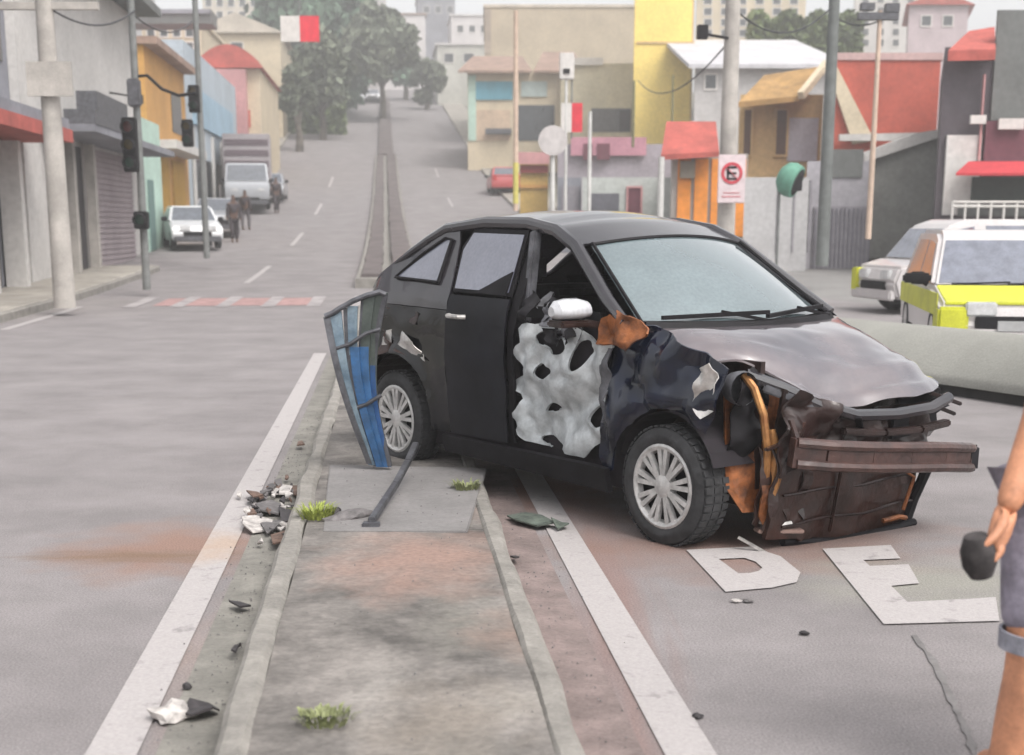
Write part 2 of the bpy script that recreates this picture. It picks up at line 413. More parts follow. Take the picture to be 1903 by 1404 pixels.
def side(sg, off=0, crumple=0, freq=4, seed=0):
    def fn(x, z):
        y = Wd(x, z) + off
        if crumple:
            n1 = nz3(x, z, seed, freq); n2 = nz3(x, z, seed+5, freq*2.3)
            y += crumple*(n1 + .5*n2 - .3 - .4*abs(n2))
        return (x, sg*y, z)
    return fn
def dxz(px, py):
    return (-1.28+(px-945)*.00473, 1.04-(py-590-.11*(px-945))*.0029)

def skin(name, top, bot, m, parent, nu=16, nv=12, bulge=None, thick=.01):
    """patch between two curves given as functions of u in 0..1"""
    vs = []; fs = []
    for i in range(nv+1):
        for j in range(nu+1):
            u, v = j/nu, i/nv; p = Vector(bot(u)).lerp(Vector(top(u)), v)
            if bulge: p += Vector(bulge(u, v, p))
            vs.append(p)
    for i in range(nv):
        for j in range(nu):
            a = i*(nu+1)+j; fs.append((a, a+1, a+nu+2, a+nu+1))
    bm = bmesh.new(); bv = [bm.verts.new(v) for v in vs]
    for f in fs: bm.faces.new([bv[k] for k in f])
    bmesh.ops.recalc_face_normals(bm, faces=bm.faces)
    thicken(bm, thick)
    me = bpy.data.meshes.new(name); bm.to_mesh(me); bm.free(); smooth_mesh(me, 50); me.materials.append(m)
    return link(name, me, parent)

def wheel(parent, x, y, z, sg, steer=0, name='wheel', r=.30, wd=.19, hubm=None, simple=False, rr=.205):
    """wheel whose outer face looks along sg*y: tyre with tread, hubcap with paired spokes"""
    e = bpy.data.objects.new(name, None); COL.objects.link(e); e.parent = parent; e.location = (x, y, z); e.rotation_euler = (0, 0, steer)
    e.empty_display_size = .1
    mb = MB(); h = wd/2
    prof = [(-h*.8, rr-.01), (-h, rr+.02), (-h, r*.86), (-h*.82, r*.965), (-h*.5, r), (h*.5, r), (h*.82, r*.965), (h, r*.86), (h*1.02, rr+.035), (h*.86, rr+.004), (h*.6, rr-.012)]
    mb.lathe([(a*1, b) for a, b in prof], (0,0,0), (0,sg,0), 44)
    if not simple:
        for k in range(44):     # tread blocks
            t = 2*math.pi*(k+.5)/44
            for q in (-.55, 0, .55):
                c = Vector((math.cos(t)*r, q*h*1.1, math.sin(t)*r)); d = Vector((math.cos(t), 0, math.sin(t)))
                mb.bar(c - d*.004, c + d*.005, .05*.6, h*.42, up=(0,1,0))
    mb.build('tyre', rubber, e, smooth=True)
    mb = MB(); mb.lathe([(-h*.5, .0), (-h*.5, rr), (h*.2, rr), (h*.2, .0001)], (0,0,0), (0,sg,0), 24)
    mb.build('wheel_disc', trim, e, smooth=True)
    mb = MB(); n = 9 if not simple else 5
    yo = sg*(h*.72)
    mb.lathe([(h*.55, rr-.03), (h*.86, rr-.022), (h*.95, rr-.004), (h*.9, rr+.008), (h*.5, rr+.004)], (0,0,0), (0,sg,0), 36)
    mb.lathe([(h*.4, .062), (h*.86, .058), (h*.93, .04), (h*.94, .0001)], (0,0,0), (0,sg,0), 20)
    for k in range(n):
        t = 2*math.pi*k/n + .2
        for dt in ((-.13, .13) if not simple else (0,)):
            a = Vector((math.cos(t+dt*.6)*.05, yo*1.05, math.sin(t+dt*.6)*.05)); b = Vector((math.cos(t+dt)*(rr-.018), yo*1.1, math.sin(t+dt)*(rr-.018)))
            mb.bar(a, b, .02 if not simple else .05, .022, up=(0,1,0), wx1=.026 if not simple else .06)
    mb.build('hubcap', hubm or hub_mat, e, smooth=True)
    return e

car = thing('wrecked_car', 'wrecked black hatchback standing across the median with its front torn open', 'car')
car.location = CARPOS; car.rotation_euler = (0, .015, math.atan2(-math.cos(CARA), math.sin(CARA)))
# --- underbody and inner structure
mb = MB()
mb.box((-3.0,-.68,.20),(-.42,.68,.34)); mb.box((-.46,-.70,.22),(-.40,.70,1.02)); mb.box((-3.02,-.5,.34),(-2.05,.5,1.08)); mb.box((-2.95,-.66,.74),(-2.0,.66,1.08))
mb.box((-.42,-.42,.18),(.22,.46,.42))
mb.build('underbody', dark_in, car)
mb = MB(); mb.box((-.36,-.44,.36),(.12,.40,.80)); mb.box((-.30,-.30,.78),(.02,.2,.88)); mb.tube([(-.2,.3,.8),(-.1,.45,.86),(.1,.5,.8)], .03); mb.box((-.2,.44,.5),(.1,.62,.82))
mb.build('engine', trim, car, bevel=.015)
mb = MB(); mb.box((-.80,-.68,.80),(-.42,.68,1.06)); mb.build('dashboard', dark_in, car, bevel=.03)
for sy in (-.36, .36):
    s_ = MB(); s_.box((-1.55,sy-.24,.42),(-1.02,sy+.24,.60)); s_.bar((-1.50,sy,.55),(-1.66,sy,1.18),.46,.13,up=(1,0,0),wx1=.38,wy1=.10)
    so = s_.build('seat', seat_mat, car, bevel=.03)
    s_ = MB(); s_.box((-1.73,sy-.12,1.20),(-1.63,sy+.12,1.37)); s_.build('headrest', trim_grey, so, bevel=.03)
s_ = MB(); s_.box((-2.2,-.6,.42),(-1.85,.6,.60)); s_.box((-2.3,-.6,.55),(-2.15,.6,1.15)); s_.build('rear_bench', seat_mat, car, bevel=.03)
mb = MB(); mb.tube([(-.96+.06*math.sin(t*math.pi/8), .36+.18*math.cos(t*math.pi/8), 1.0+.17*math.sin(t*math.pi/8)) for t in range(17)], .014); mb.bar((-.96,.18,1.0),(-.96,.54,1.0),.03,.02); mb.bar((-.96,.36,1.0),(-.7,.36,.9),.05,.05)
mb.build('steering_wheel', trim, car, smooth=True)
# --- sides
fender = [(-.465,1.06),(-.47,.31),(-.385,.31)] + arc(0,.31,.372,178,48,16) + [(.30,.66),(.345,.76),(.35,.90),(.22,.955),(.0,1.02),(-.2,1.065)]
def chaik(pts, it=2):
    for _ in range(it):
        o = []
        for a, b in zip(pts, pts[1:]+pts[:1]): o += [(a[0]*.75+b[0]*.25, a[1]*.75+b[1]*.25), (a[0]*.25+b[0]*.75, a[1]*.25+b[1]*.75)]
        pts = o
    return pts
ragged = [dxz(*p) for p in [(975,832),(948,812),(958,795),(944,780),(957,762),(962,742),(940,728),(938,712),(960,700),(968,682),(946,668),(952,648),(968,636),(958,616),(970,600),(990,606),(1010,596),(1028,612),(1050,604),(1075,620),(1100,640),(1130,640),(1150,648)]]
door_hl = [[(986,682),(1004,674),(1014,684),(1028,691),(1004,711),(990,704)], [(998,768),(1006,757),(1022,748),(1032,756),(1026,766),(1010,770)],
    [(992,642),(984,622),(1008,614),(1042,626),(1048,654),(1026,664),(1010,646)], [(1060,636),(1084,630),(1092,650),(1072,686),(1060,690),(1054,664)],
    [(1082,772),(1094,750),(1112,742),(1122,764),(1108,788),(1092,790)], 
    [(1000,832),(985,818),(1010,812),(1032,828),(1050,846),(1030,852)], [(1105,835),(1118,822),(1126,840),(1112,852)]]
door_holes = [[dxz(*p) for p in h] for h in door_hl]
panel('front_fender', fender, side(-1, -.005, .085, 3.6, 2), blue_black, car, step=.035)
door_holes = [chaik(h) for h in door_holes]
pd = panel('front_door', chaik([(-.50,.33)] + ragged[:-1] + [(-.49,.90)], 1), side(-1, -.02, .05, 5.5, 7), pale_metal, car, step=.026, holes=door_holes, thick=.014)
pd['label'] = 'pale inner door panel with its outer skin torn away'
panel('door_back', [(-1.27,.33),(-1.27,1.06),(-.47,1.06),(-.47,.33)], side(-1, -.10), dark_in, car, step=.1)
sill_o = [(-1.95,.20),(-1.95,.30),(-.40,.325),(-.40,.20)]
quarter = [(-1.908,1.035),(-1.905,.62),(-1.87,.31),(-2.045,.31)] + arc(-2.45,.34,.40,2,178,18) + [(-2.86,.36),(-3.08,.42),(-3.10,.80),(-3.07,1.035)]
cpillar = [(-1.908,1.04),(-3.065,1.04),(-2.99,1.12),(-2.78,1.20),(-2.52,1.335),(-2.34,1.43),(-2.20,1.49),(-2.05,1.515),(-1.99,1.42),(-1.945,1.25),(-1.912,1.13)]
rear_door = [(-1.315,1.13),(-1.30,.33),(-1.865,.315),(-1.895,.60),(-1.90,1.13)]
rwin = [(-1.325,1.145),(-1.375,1.505),(-1.90,1.51),(-1.965,1.40),(-1.905,1.145)]
rglass = [(-1.355,1.165),(-1.395,1.480),(-1.885,1.482),(-1.93,1.385),(-1.88,1.165)]
qwin = [(-2.06,1.19),(-2.07,1.44),(-2.14,1.445),(-2.30,1.36),(-2.54,1.20)]
pill = [(-1.315,.33),(-1.32,1.13),(-1.37,1.52),(-1.30,1.53),(-1.245,1.13),(-1.265,.9),(-1.27,.33)]
for sg in (-1, 1):
    q = car
    panel('sill', sill_o, side(sg, -.01), trim, q, step=.12, thick=.03)
    panel('rear_quarter_panel', quarter, side(sg, 0, .02 if sg < 0 else 0, 3, 3), black_paint, q, step=.05)
    panel('rear_pillar', cpillar, side(sg, 0, .012 if sg < 0 else 0, 3, 3), dusty_sheen_paint, q, step=.05)  # separate upper panel, its lighter colour standing in for reflected sky
    rd = panel('rear_door', rear_door, side(sg, 0), door_grey if sg < 0 else black_paint, q, step=.06)
    hm = MB(); hm.tube([(x, sg*(Wd(x,1.01)+o), 1.01) for x, o in ((-1.86,.0),(-1.84,.03),(-1.72,.035),(-1.70,.0))], .014); hm.build('door_handle', black_paint if sg > 0 else bare_metal, rd, smooth=True)
    wf = panel('window_frame', rwin, side(sg, -.012), trim, q, step=.07)
    panel('window_glass', rglass, side(sg, -.002), side_glass if sg < 0 else mat('far_glass', (.05,.05,.06), .2), wf, step=.07, thick=.004)
    panel('quarter_window', qwin, side(sg, .004), side_glass, q, step=.07, thick=.006)
    for a_, b_ in zip(qwin, qwin[1:]+qwin[:1]): pass
    mb = MB(); mb.tube([(x, sg*(Wd(x,z)+.008), z) for x, z in qwin + [qwin[0]]], .011, 6); mb.build('window_seal', trim, q, smooth=True)
    panel('door_pillar', pill, side(sg, -.03), trim, q, step=.07, thick=.02)
    # roof rail and windscreen pillar
    mb = MB(); pts = [(-2.95,1.115),(-2.78,1.20),(-2.52,1.335),(-2.34,1.43),(-2.18,1.50),(-1.8,1.54),(-1.4,1.54),(-1.12,1.505),(-.92,1.425),(-.72,1.295),(-.52,1.165),(-.34,1.065)]
    mb.tube([(x, sg*(Wd(x,z)-.012+(.0 if x < -1 else -.01)), z) for x, z in pts], [.012,.018,.024,.030,.034,.038,.038,.038,.038,.038,.036,.03], 10)
    mb.build('roof_rail', dusty_sheen_paint, q, smooth=True)
# inner grey post seen through the open window and the panel behind
mb = MB(); mb.bar((-1.30,-.60,1.50),(-1.23,-.71,1.0),.06,.05,up=(1,0,0)); mb.build('inner_pillar_trim', trim_grey, car, bevel=.01)
# rear window dark triangle: a flap of torn trim on the lower glass
panel('torn_window_flap', [(-1.36,1.15),(-1.37,1.28),(-1.66,1.15)], side(-1, .012, .01, 6), trim, car, step=.05)
# intact far-side front door and fender
panel('front_door', [(-1.26,1.12),(-1.26,.33),(-.475,.33),(-.475,1.10)], side(1), black_paint, car, step=.08)
panel('window_glass', [(-1.25,1.08),(-1.36,1.53),(-1.1,1.50),(-.9,1.42),(-.30,1.05)], side(1,-.02), mat('tinted_glass', (.012,.012,.015), .1, coat=.5), car, step=.08, thick=.005)
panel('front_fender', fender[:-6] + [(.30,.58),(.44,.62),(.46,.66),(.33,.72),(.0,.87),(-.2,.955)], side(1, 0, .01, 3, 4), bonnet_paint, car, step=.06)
# --- roof, windscreen, bonnet, tailgate
def P2(c0, c1): return lambda u: None
def roof_b(sg):
    pts = [(-2.28,1.465),(-2.2,1.50),(-2.0,1.535),(-1.8,1.55),(-1.4,1.55),(-1.12,1.515),(-.90,1.43)]
    def fn(u):
        x = -2.28 + u*(2.28-.90); z = lerpt(pts, x); return (x, sg*(Wd(x, z)-.03), z+.01)
    return fn
def roof_bulge(u, v, p):
    k = 1-(2*v-1)**2
    return (.10*k*max(0,(u-.75)/.25), 0, .055*k*(1-.25*u)) if u > .75 else (-.08*k*max(0,(.1-u)/.1), 0, .055*k)
skin('roof', roof_b(1), roof_b(-1), dusty_sheen_paint, car, nu=30, nv=16, bulge=roof_bulge)
def ws_top(u): y = (2*u-1); return (-.885+.095*(1-y*y), y*.55, 1.435+.045*(1-y*y))
def ws_bot(u): y = (2*u-1); return (-.33+.20*(1-y*y), y*.685, 1.065-.005*(1-y*y))
wsb = lambda u, v, p: tuple(a*.035*(1-(2*v-1)**2)*(1-(2*u-1)**4) for a in (.6,0,.8))
skin('windscreen', ws_top, ws_bot, windscreen_mat, car, bulge=wsb, thick=.006)
mb = MB()
for c in (ws_top, ws_bot): mb.tube([Vector(c(i/16)) + Vector((0,0,.002)) for i in range(17)], .012, 6)
mb.tube([Vector(ws_bot(0)).lerp(Vector(ws_top(0)), i/4)+Vector((.02,-.006,.012))*(1) for i in range(5)], .010, 6)
mb.tube([Vector(ws_bot(1)).lerp(Vector(ws_top(1)), i/4)+Vector((.02,.006,.012)) for i in range(5)], .010, 6)
mb.build('windscreen_seal', trim, car, smooth=True)
# cowl and wipers
mb = MB(); mb.tube([Vector(ws_bot(i/16)) + Vector((.045,0,-.02)) for i in range(17)], .035, 6); mb.build('cowl', trim, car, smooth=True)
for y0, y1 in ((-.60,.02),(.0,.60)):
    mb = MB(); a = Vector(ws_bot((y0/.685+1)/2)) + Vector((.03,0,.03)); b = Vector(ws_bot((y1/.685+1)/2)) + Vector((.02,0,.05))
    mb.bar(a, b, .022, .02); mb.bar(b+Vector((.03,.03,-.05)), a.lerp(b,.55)+Vector((0,0,.015)), .018, .016); mb.build('wiper', trim, car)
FE = [(-.66,.20,.92),(-.55,.26,.90),(-.42,.36,.84),(-.28,.46,.765),(-.12,.50,.715),(.05,.53,.70),(.2,.56,.705),(.38,.58,.72),(.52,.57,.735),(.64,.52,.755),(.74,.44,.76)]
def hood_f(u):
    y = -.66 + 1.40*u; x = lerpt([(a, b) for a, b, c in FE], y); z = lerpt([(a, c) for a, b, c in FE], y); return (x, y, z)
def hood_r(u):
    y = (2*u-1)*.70 + .05*u; k = 1-(2*u-1)**2; return (-.27+.20*k, y, 1.045+.004*k)
def hood_bulge(u, v, p):     # v=0 front edge, 1 at the windscreen
    k = v*(1-v)*4; e = 1-(2*u-1)**4
    c = nz3(u*1.6, v*1.3, 0, 2.4, 3)
    fold = -.035*math.exp(-((v-.13)/.06)**2)*(1 if u > .3 else .4)
    return (0, 0, .075*k*e + .028*(1-v)*c*2 + fold + .012*nz3(u, v, 0, 9)*(1-v))
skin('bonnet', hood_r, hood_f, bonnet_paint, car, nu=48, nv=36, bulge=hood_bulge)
def rg_t(u): y = 2*u-1; return (-2.30-.07*(1-y*y), y*.56, 1.475+.045*(1-y*y))
def rg_b(u): y = 2*u-1; return (-2.98-.08*(1-y*y), y*.58, 1.10)
skin('rear_window', rg_t, rg_b, side_glass, car, thick=.006)
def tg_b(u): y = 2*u-1; return (-3.06-.10*(1-y*y), y*.60, .40)
skin('tailgate', lambda u: tuple(Vector(rg_b(u))-Vector((0,0,.01))), tg_b, black_paint, car, bulge=lambda u,v,p: (-.05*(1-(2*v-1)**2),0,0))
for sg in (-1,1):
    panel('tail_lamp', [(.0,.0),(.0,.26),(.14,.24),(.12,.0)], lambda a, b, sg=sg: (-3.075+.02*a-.03*(.14-a), sg*(.44+a), .82+b), mat('red_lens', (.35,.02,.02), .2, coat=.8), car)
# --- mirror and rust at the pillar foot
me_ = MB()
mir = bpy.data.objects.new('wing_mirror', None); COL.objects.link(mir); mir.parent = car
prof = []
mb = MB(); rings = []
for i, (yy, sc) in enumerate(((-.80,.45),(-.82,.8),(-.88,1.0),(-.96,1.0),(-1.02,.85),(-1.045,.45))):
    rings.append([( -.60 + .078*sc*math.cos(t)*(1.0 if math.cos(t) > 0 else .5), yy, 1.112 + .070*sc*math.sin(t)*(1 if math.sin(t) > 0 else .55)) for t in [2*math.pi*k/16 for k in range(16)]])
vs = [p for r_ in rings for p in r_]
mb.add(vs, [(i*16+k, i*16+(k+1)%16, (i+1)*16+(k+1)%16, (i+1)*16+k) for i in range(5) for k in range(16)] + [tuple(range(15,-1,-1)), tuple(80+k for k in range(16))])
mb.build('mirror_cap', chrome_white, mir, smooth=True)
mb = MB(); mb.bar((-.60,-.83,1.055),(-.60,-1.02,1.055),.13,.035); mb.bar((-.56,-.75,1.04),(-.59,-.86,1.06),.07,.04); mb.build('mirror_foot', rust_dark, mir, bevel=.01)
panel('rusty_pillar_foot', [(-.53,.95),(-.52,1.08),(-.40,1.13),(-.24,1.09),(-.16,1.03),(-.24,.985),(-.30,.93),(-.42,.96)], side(-1, .012, .06, 7, 11), rust_orange, car, step=.025)
panel('scuffed_fender_edge', [(-.49,.5),(-.50,.96),(-.44,.98),(-.42,.8),(-.45,.6)], side(-1, .0, .05, 8, 1), trim_grey, car, step=.03)
# crumpled scraps where the door top was
rnd = random.Random(4)
for i in range(11):
    cx_, cz_ = dxz(rnd.uniform(968,1062), rnd.uniform(560,640)); r0 = rnd.uniform(.035,.085)
    ol = [(cx_ + r0*rnd.uniform(.5,1.3)*math.cos(a), cz_ + r0*rnd.uniform(.5,1.5)*math.sin(a)) for a in [2*math.pi*k/7 for k in range(7)]]
    panel('crumpled_scrap', ol, side(-1, .0+.012*(i % 4), .09, 9, i), (trim_grey, trim, trim, trim_grey)[i % 4], car, step=.02, thick=.004)
panel('door_waist_strip', [(-1.24,1.04),(-1.24,1.10),(-.9,1.115),(-.62,1.10),(-.62,1.06),(-.9,1.05)], side(-1, -.06, .05, 4, 3), trim, car, step=.04)
panel('scraped_arch_edge', [(-2.60,.86),(-2.42,.90),(-2.25,.84),(-2.10,.72),(-2.20,.74),(-2.40,.80),(-2.58,.78)], side(-1, .012, .04, 8, 2), bare_metal, car, step=.03, thick=.004)
panel('rusty_arch_patch', [(-2.78,.80),(-2.6,.88),(-2.42,.77),(-2.3,.735),(-2.45,.76),(-2.65,.70),(-2.8,.62)], side(-1, .018, .05, 7, 5), rust, car, step=.03, thick=.004)
panel('torn_quarter_patch', [(-2.75,1.02),(-2.5,1.06),(-2.2,1.0),(-2.22,.93),(-2.5,.97),(-2.76,.90)], side(-1, .010, .05, 6, 9), rust_dark, car, step=.03, thick=.004)
# --- wheels
wheel(car, 0, -.715, .292, -1, steer=0); wheel(car, 0, .715, .292, 1)
wheel(car, -2.47, -.715, .325, -1); wheel(car, -2.44, .715, .285, 1)
# --- torn open front end
def fp(*pts): return pts
mb = MB()
mb.poly_prism([(.30,-.66,.32),(.36,-.60,.20),(.37,-.34,.18),(.34,-.34,.80),(.22,-.46,.86),(.24,-.64,.84)], (-.02,.01,0)); mb.build('inner_wing', rust_orange, car)
wl = arc(0,.31,.352,165,20,12)
mb = MB()
for (a0, b0), (a1, b1) in zip(wl, wl[1:]): mb.add([(a0,-.78,b0),(a1,-.78,b1),(a1,-.46,b1),(a0,-.46,b0)], [(0,1,2,3)])
mb.build('wheel_arch_liner', dark_in, car, smooth=True)
wl = arc(-2.45,.34,.39,175,5,12); mb = MB()
for (a0, b0), (a1, b1) in zip(wl, wl[1:]): mb.add([(a0,-.79,b0),(a1,-.79,b1),(a1,-.5,b1),(a0,-.5,b0)], [(0,1,2,3)])
mb.build('wheel_arch_liner', rust_dark, car, smooth=True)
mb = MB(); mb.box((-.38,-.50,.3),(.34,-.47,.92)); mb.build('wheelhouse', rust_dark, car)
mb = MB(); mb.tube([(.30,-.57,.86),(.36,-.56,.80),(.41,-.54,.68),(.43,-.52,.50),(.42,-.51,.36),(.38,-.50,.24)], .02, 8); mb.build('bent_hose', rust_gold, car, smooth=True)
mb = MB(); mb.tube([(.40,-.47,.60),(.43,-.46,.44),(.41,-.47,.27)], [.02,.045,.035], 8); mb.build('golden_bracket', rust_gold, car, smooth=True)
mb = MB(); mb.tube([(.38,-.40,.62),(.42,-.38,.44),(.40,-.36,.24)], [.015,.03,.02], 8); mb.build('golden_bracket', rust_orange, car, smooth=True)
# fan shroud / radiator with fins
rad = lambda dx=0, dn=0: (lambda a, b: (.40+dx+.05*(b/.4)-.03*nz3(a,b,0,4)-.05*max(0,abs(a)-.3), a, b+.0*dn))
panel('radiator', [(-.50,.07),(-.46,.50),(.62,.43),(.60,.02),(.1,.0)], lambda a, b: (.42+.06*(b-.4)+.035*nz3(a,b,0,5), a, b), rust, car, step=.05, thick=.03)
mb = MB()
for i in (1,4):
    z = .08+.05*i; mb.tube([(.455+.012*nz3(y,z,0,6,i), y, z+.02*nz3(y,z,3,3)) for y in [-.42+.1*k for k in range(11)]], .007, 5)
mb.build('radiator_ribs', rust_dark, car, smooth=True)
mb = MB(); mb.bar((.45,-.06,.05),(.50,-.04,.47),.02,.02); mb.build('radiator_stay', rust, car, bevel=.006)
mb = MB(); mb.tube([(.50,.60,.44),(.49,.63,.30),(.44,.61,.14),(.42,.57,.0),(.44,.56,-.02)], [.035,.03,.026,.03,.02], 8); mb.tube([(.46,.60,.02),(.45,.3,.0),(.44,.0,-.01),(.40,-.35,.03)], .022, 8); mb.build('lower_frame', trim, car, smooth=True)
mb = MB(); mb.tube([(.46,.34,.06),(.47,.46,.07),(.45,.54,.05)], .014, 6); mb.tube([(.49,.40,.34),(.50,.52,.28),(.46,.50,.10)], .010, 6); mb.build('torn_edge', rust_orange, car, smooth=True)
# crumpled dark mass between the bonnet edge and the beam
panel('crumpled_front', [(-.50,.38),(-.50,.62),(-.40,.80),(-.2,.72),(.1,.66),(.5,.68),(.68,.66),(.70,.48),(.3,.44),(-.2,.46)], lambda a, b: (.50+.09*nz3(a,b,1,5)+.05*nz3(a,b,4,12)-.10*max(0,-.3-a), a+.02*nz3(a,b,7,9), b), rust_dark, car, step=.03, thick=.012)
panel('crumpled_front_corner', [(-.66,.50),(-.64,.80),(-.52,.90),(-.40,.80),(-.44,.6),(-.56,.44)], lambda a, b: (.31+.09*nz3(a,b,2,6)+.04*nz3(a,b,4,13)+.15*(a+.66), a, b+.02*nz3(a,b,9,8)), trim, car, step=.025, thick=.008)
for k_ in range(10):
    y_ = -.56+.022*k_*k_**.2; panel('bent_sheet', [(y_, .15+.03*(k_%3)), (y_+.05, .12), (y_+.07, .45+.04*(k_%4)), (y_+.01, .52)], lambda a, b, k_=k_: (.40+.02*(k_%3)+.07*nz3(a,b,k_,7), a+.03*nz3(a,b,k_+5,5), b), (rust, rust_orange, rust_dark, rust_dark, rust_gold)[k_ % 5], car, step=.03, thick=.006)
# crash beam
mb = MB(); pts = [(.56,-.50,.515),(.635,-.36,.50),(.69,-.1,.475),(.72,.15,.455),(.735,.40,.435),(.735,.60,.412),(.715,.64,.405)]
for a, b in zip(pts, pts[1:]): mb.bar(a, b, .08, .135)
for z in (-.05,.05): mb.tube([Vector(p)+Vector((.035,0,z)) for p in pts], .026, 8)
mb.build('crash_beam', mat('beam_brown', (.075,.035,.028), .4, var=.4, scale=7, bump=.5, bscale=14, col2=(.022,.011,.010), coat=.2), car, smooth=True)
mb = MB(); mb.box((.65,.60,.335),(.77,.69,.47)); mb.box((.55,.55,.36),(.70,.62,.46)); mb.build('beam_end', trim, car, bevel=.015)
# dark grille slot above the beam, upper rail, torn bits of headlight housing
panel('slam_panel', [(-.46,.50),(-.44,.80),(-.2,.72),(.1,.68),(.6,.69),(.66,.50)], lambda a, b: (.42+.05*nz3(a,b,0,5), a, b), rust_dark, car, step=.05, thick=.02)
mb = MB(); pts = [(.30,-.56,.86),(.40,-.42,.80),(.50,-.26,.715),(.56,-.05,.655),(.60,.2,.645),(.62,.45,.66),(.60,.62,.70)]
mb.tube(pts, .03, 8)
mb.build('bonnet_lip', dusty_sheen_paint, car, smooth=True)
mb = MB(); pts = [(.54,-.12,.58),(.60,.12,.56),(.63,.36,.56),(.62,.60,.575)]
for a, b in zip(pts, pts[1:]): mb.bar(a, b, .05, .035)
mb.build('grille_bar', rust_dark, car, bevel=.008)
mb = MB(); pts = [(.36,-.50,.80),(.46,-.36,.74),(.52,-.2,.66)]
for a, b in zip(pts, pts[1:]): mb.bar(a, b, .04, .04)
mb.build('torn_rail', trim_grey, car, bevel=.008)
mb = MB(); mb.lathe([(0,.0001),(.0,.07),(.06,.085),(.09,.08)], (.26,-.60,.80), (1,-.15,0), 14); mb.build('headlight_bucket', trim_grey, car, smooth=True)
rnd = random.Random(12)
for i in range(15):
    y = rnd.uniform(-.5,.6); p = Vector((rnd.uniform(.44,.54), y, rnd.uniform(.48,.66))); q_ = p + Vector((rnd.uniform(-.08,.06), rnd.uniform(-.14,.14), rnd.uniform(-.12,.10)))
    mb = MB(); mb.bar(p, q_, rnd.uniform(.02,.06), rnd.uniform(.01,.03)); mb.build('torn_piece', (rust, rust_dark, trim, rust)[i % 4], car, bevel=.004)
for i in range(9):
    y = rnd.uniform(-.56,-.25); p = Vector((rnd.uniform(.34,.44), y, rnd.uniform(.08,.75))); q_ = p + Vector((rnd.uniform(-.03,.05), rnd.uniform(-.08,.1), rnd.uniform(-.16,-.03)))
    mb = MB(); mb.bar(p, q_, rnd.uniform(.02,.07), rnd.uniform(.01,.03)); mb.build('torn_piece', (rust, rust_orange, rust_dark)[i % 3], car, bevel=.004)
# black torn corner at the far end of the bonnet
panel('torn_corner', [(.40,.60),(.42,.74),(.55,.80),(.60,.76),(.72,.72),(.80,.62),(.70,.58),(.62,.66),(.52,.62)], lambda a, b: (.44+.10*(a-.4)+.06*nz3(a,b,0,6), a, b+.03*nz3(a,b,2,9)), trim, car, step=.03, thick=.02)
mb = MB(); mb.bar((.50,.58,.72),(.60,.72,.66),.07,.02); mb.bar((.46,.62,.66),(.56,.74,.60),.05,.02); mb.build('torn_corner', rust_dark, car, bevel=.005)
panel('headlight_hole', [(.30,.50),(.32,.66),(.62,.68),(.66,.52)], lambda a, b: (.50+.02*nz3(a,b,0,6), a, b), trim, car, step=.06, thick=.02)
panel('pale_fender_scrap', [(.20,.72),(.24,.90),(.30,.93),(.33,.86),(.31,.70),(.26,.66)], side(-1, .03, .06, 9, 4), bare_metal, car, step=.025, thick=.005)
# things hanging below the front corner
mb = MB(); mb.bar((.36,-.50,.10),(.46,-.28,.09),.07,.02); mb.build('hanging_plate', mat('scraped_plate', (.30,.20,.17), .5, metal=.3), car, bevel=.005)
mb = MB(); mb.bar((.34,-.60,.075),(.46,-.50,-.005),.02,.012); mb.build('hanging_strip', bare_metal, car)
mb = MB(); mb.tube([(.38,-.50,.15),(.42,-.42,.125),(.44,-.34,.13)], .014, 6); mb.build('bare_rod', bare_metal, car, smooth=True)
mb = MB(); mb.tube([(0,-.60,.30),(.0,-.2,.24),(0,.2,.24),(0,.6,.30)], .035, 8); mb.build('axle', rust_dark, car, smooth=True)

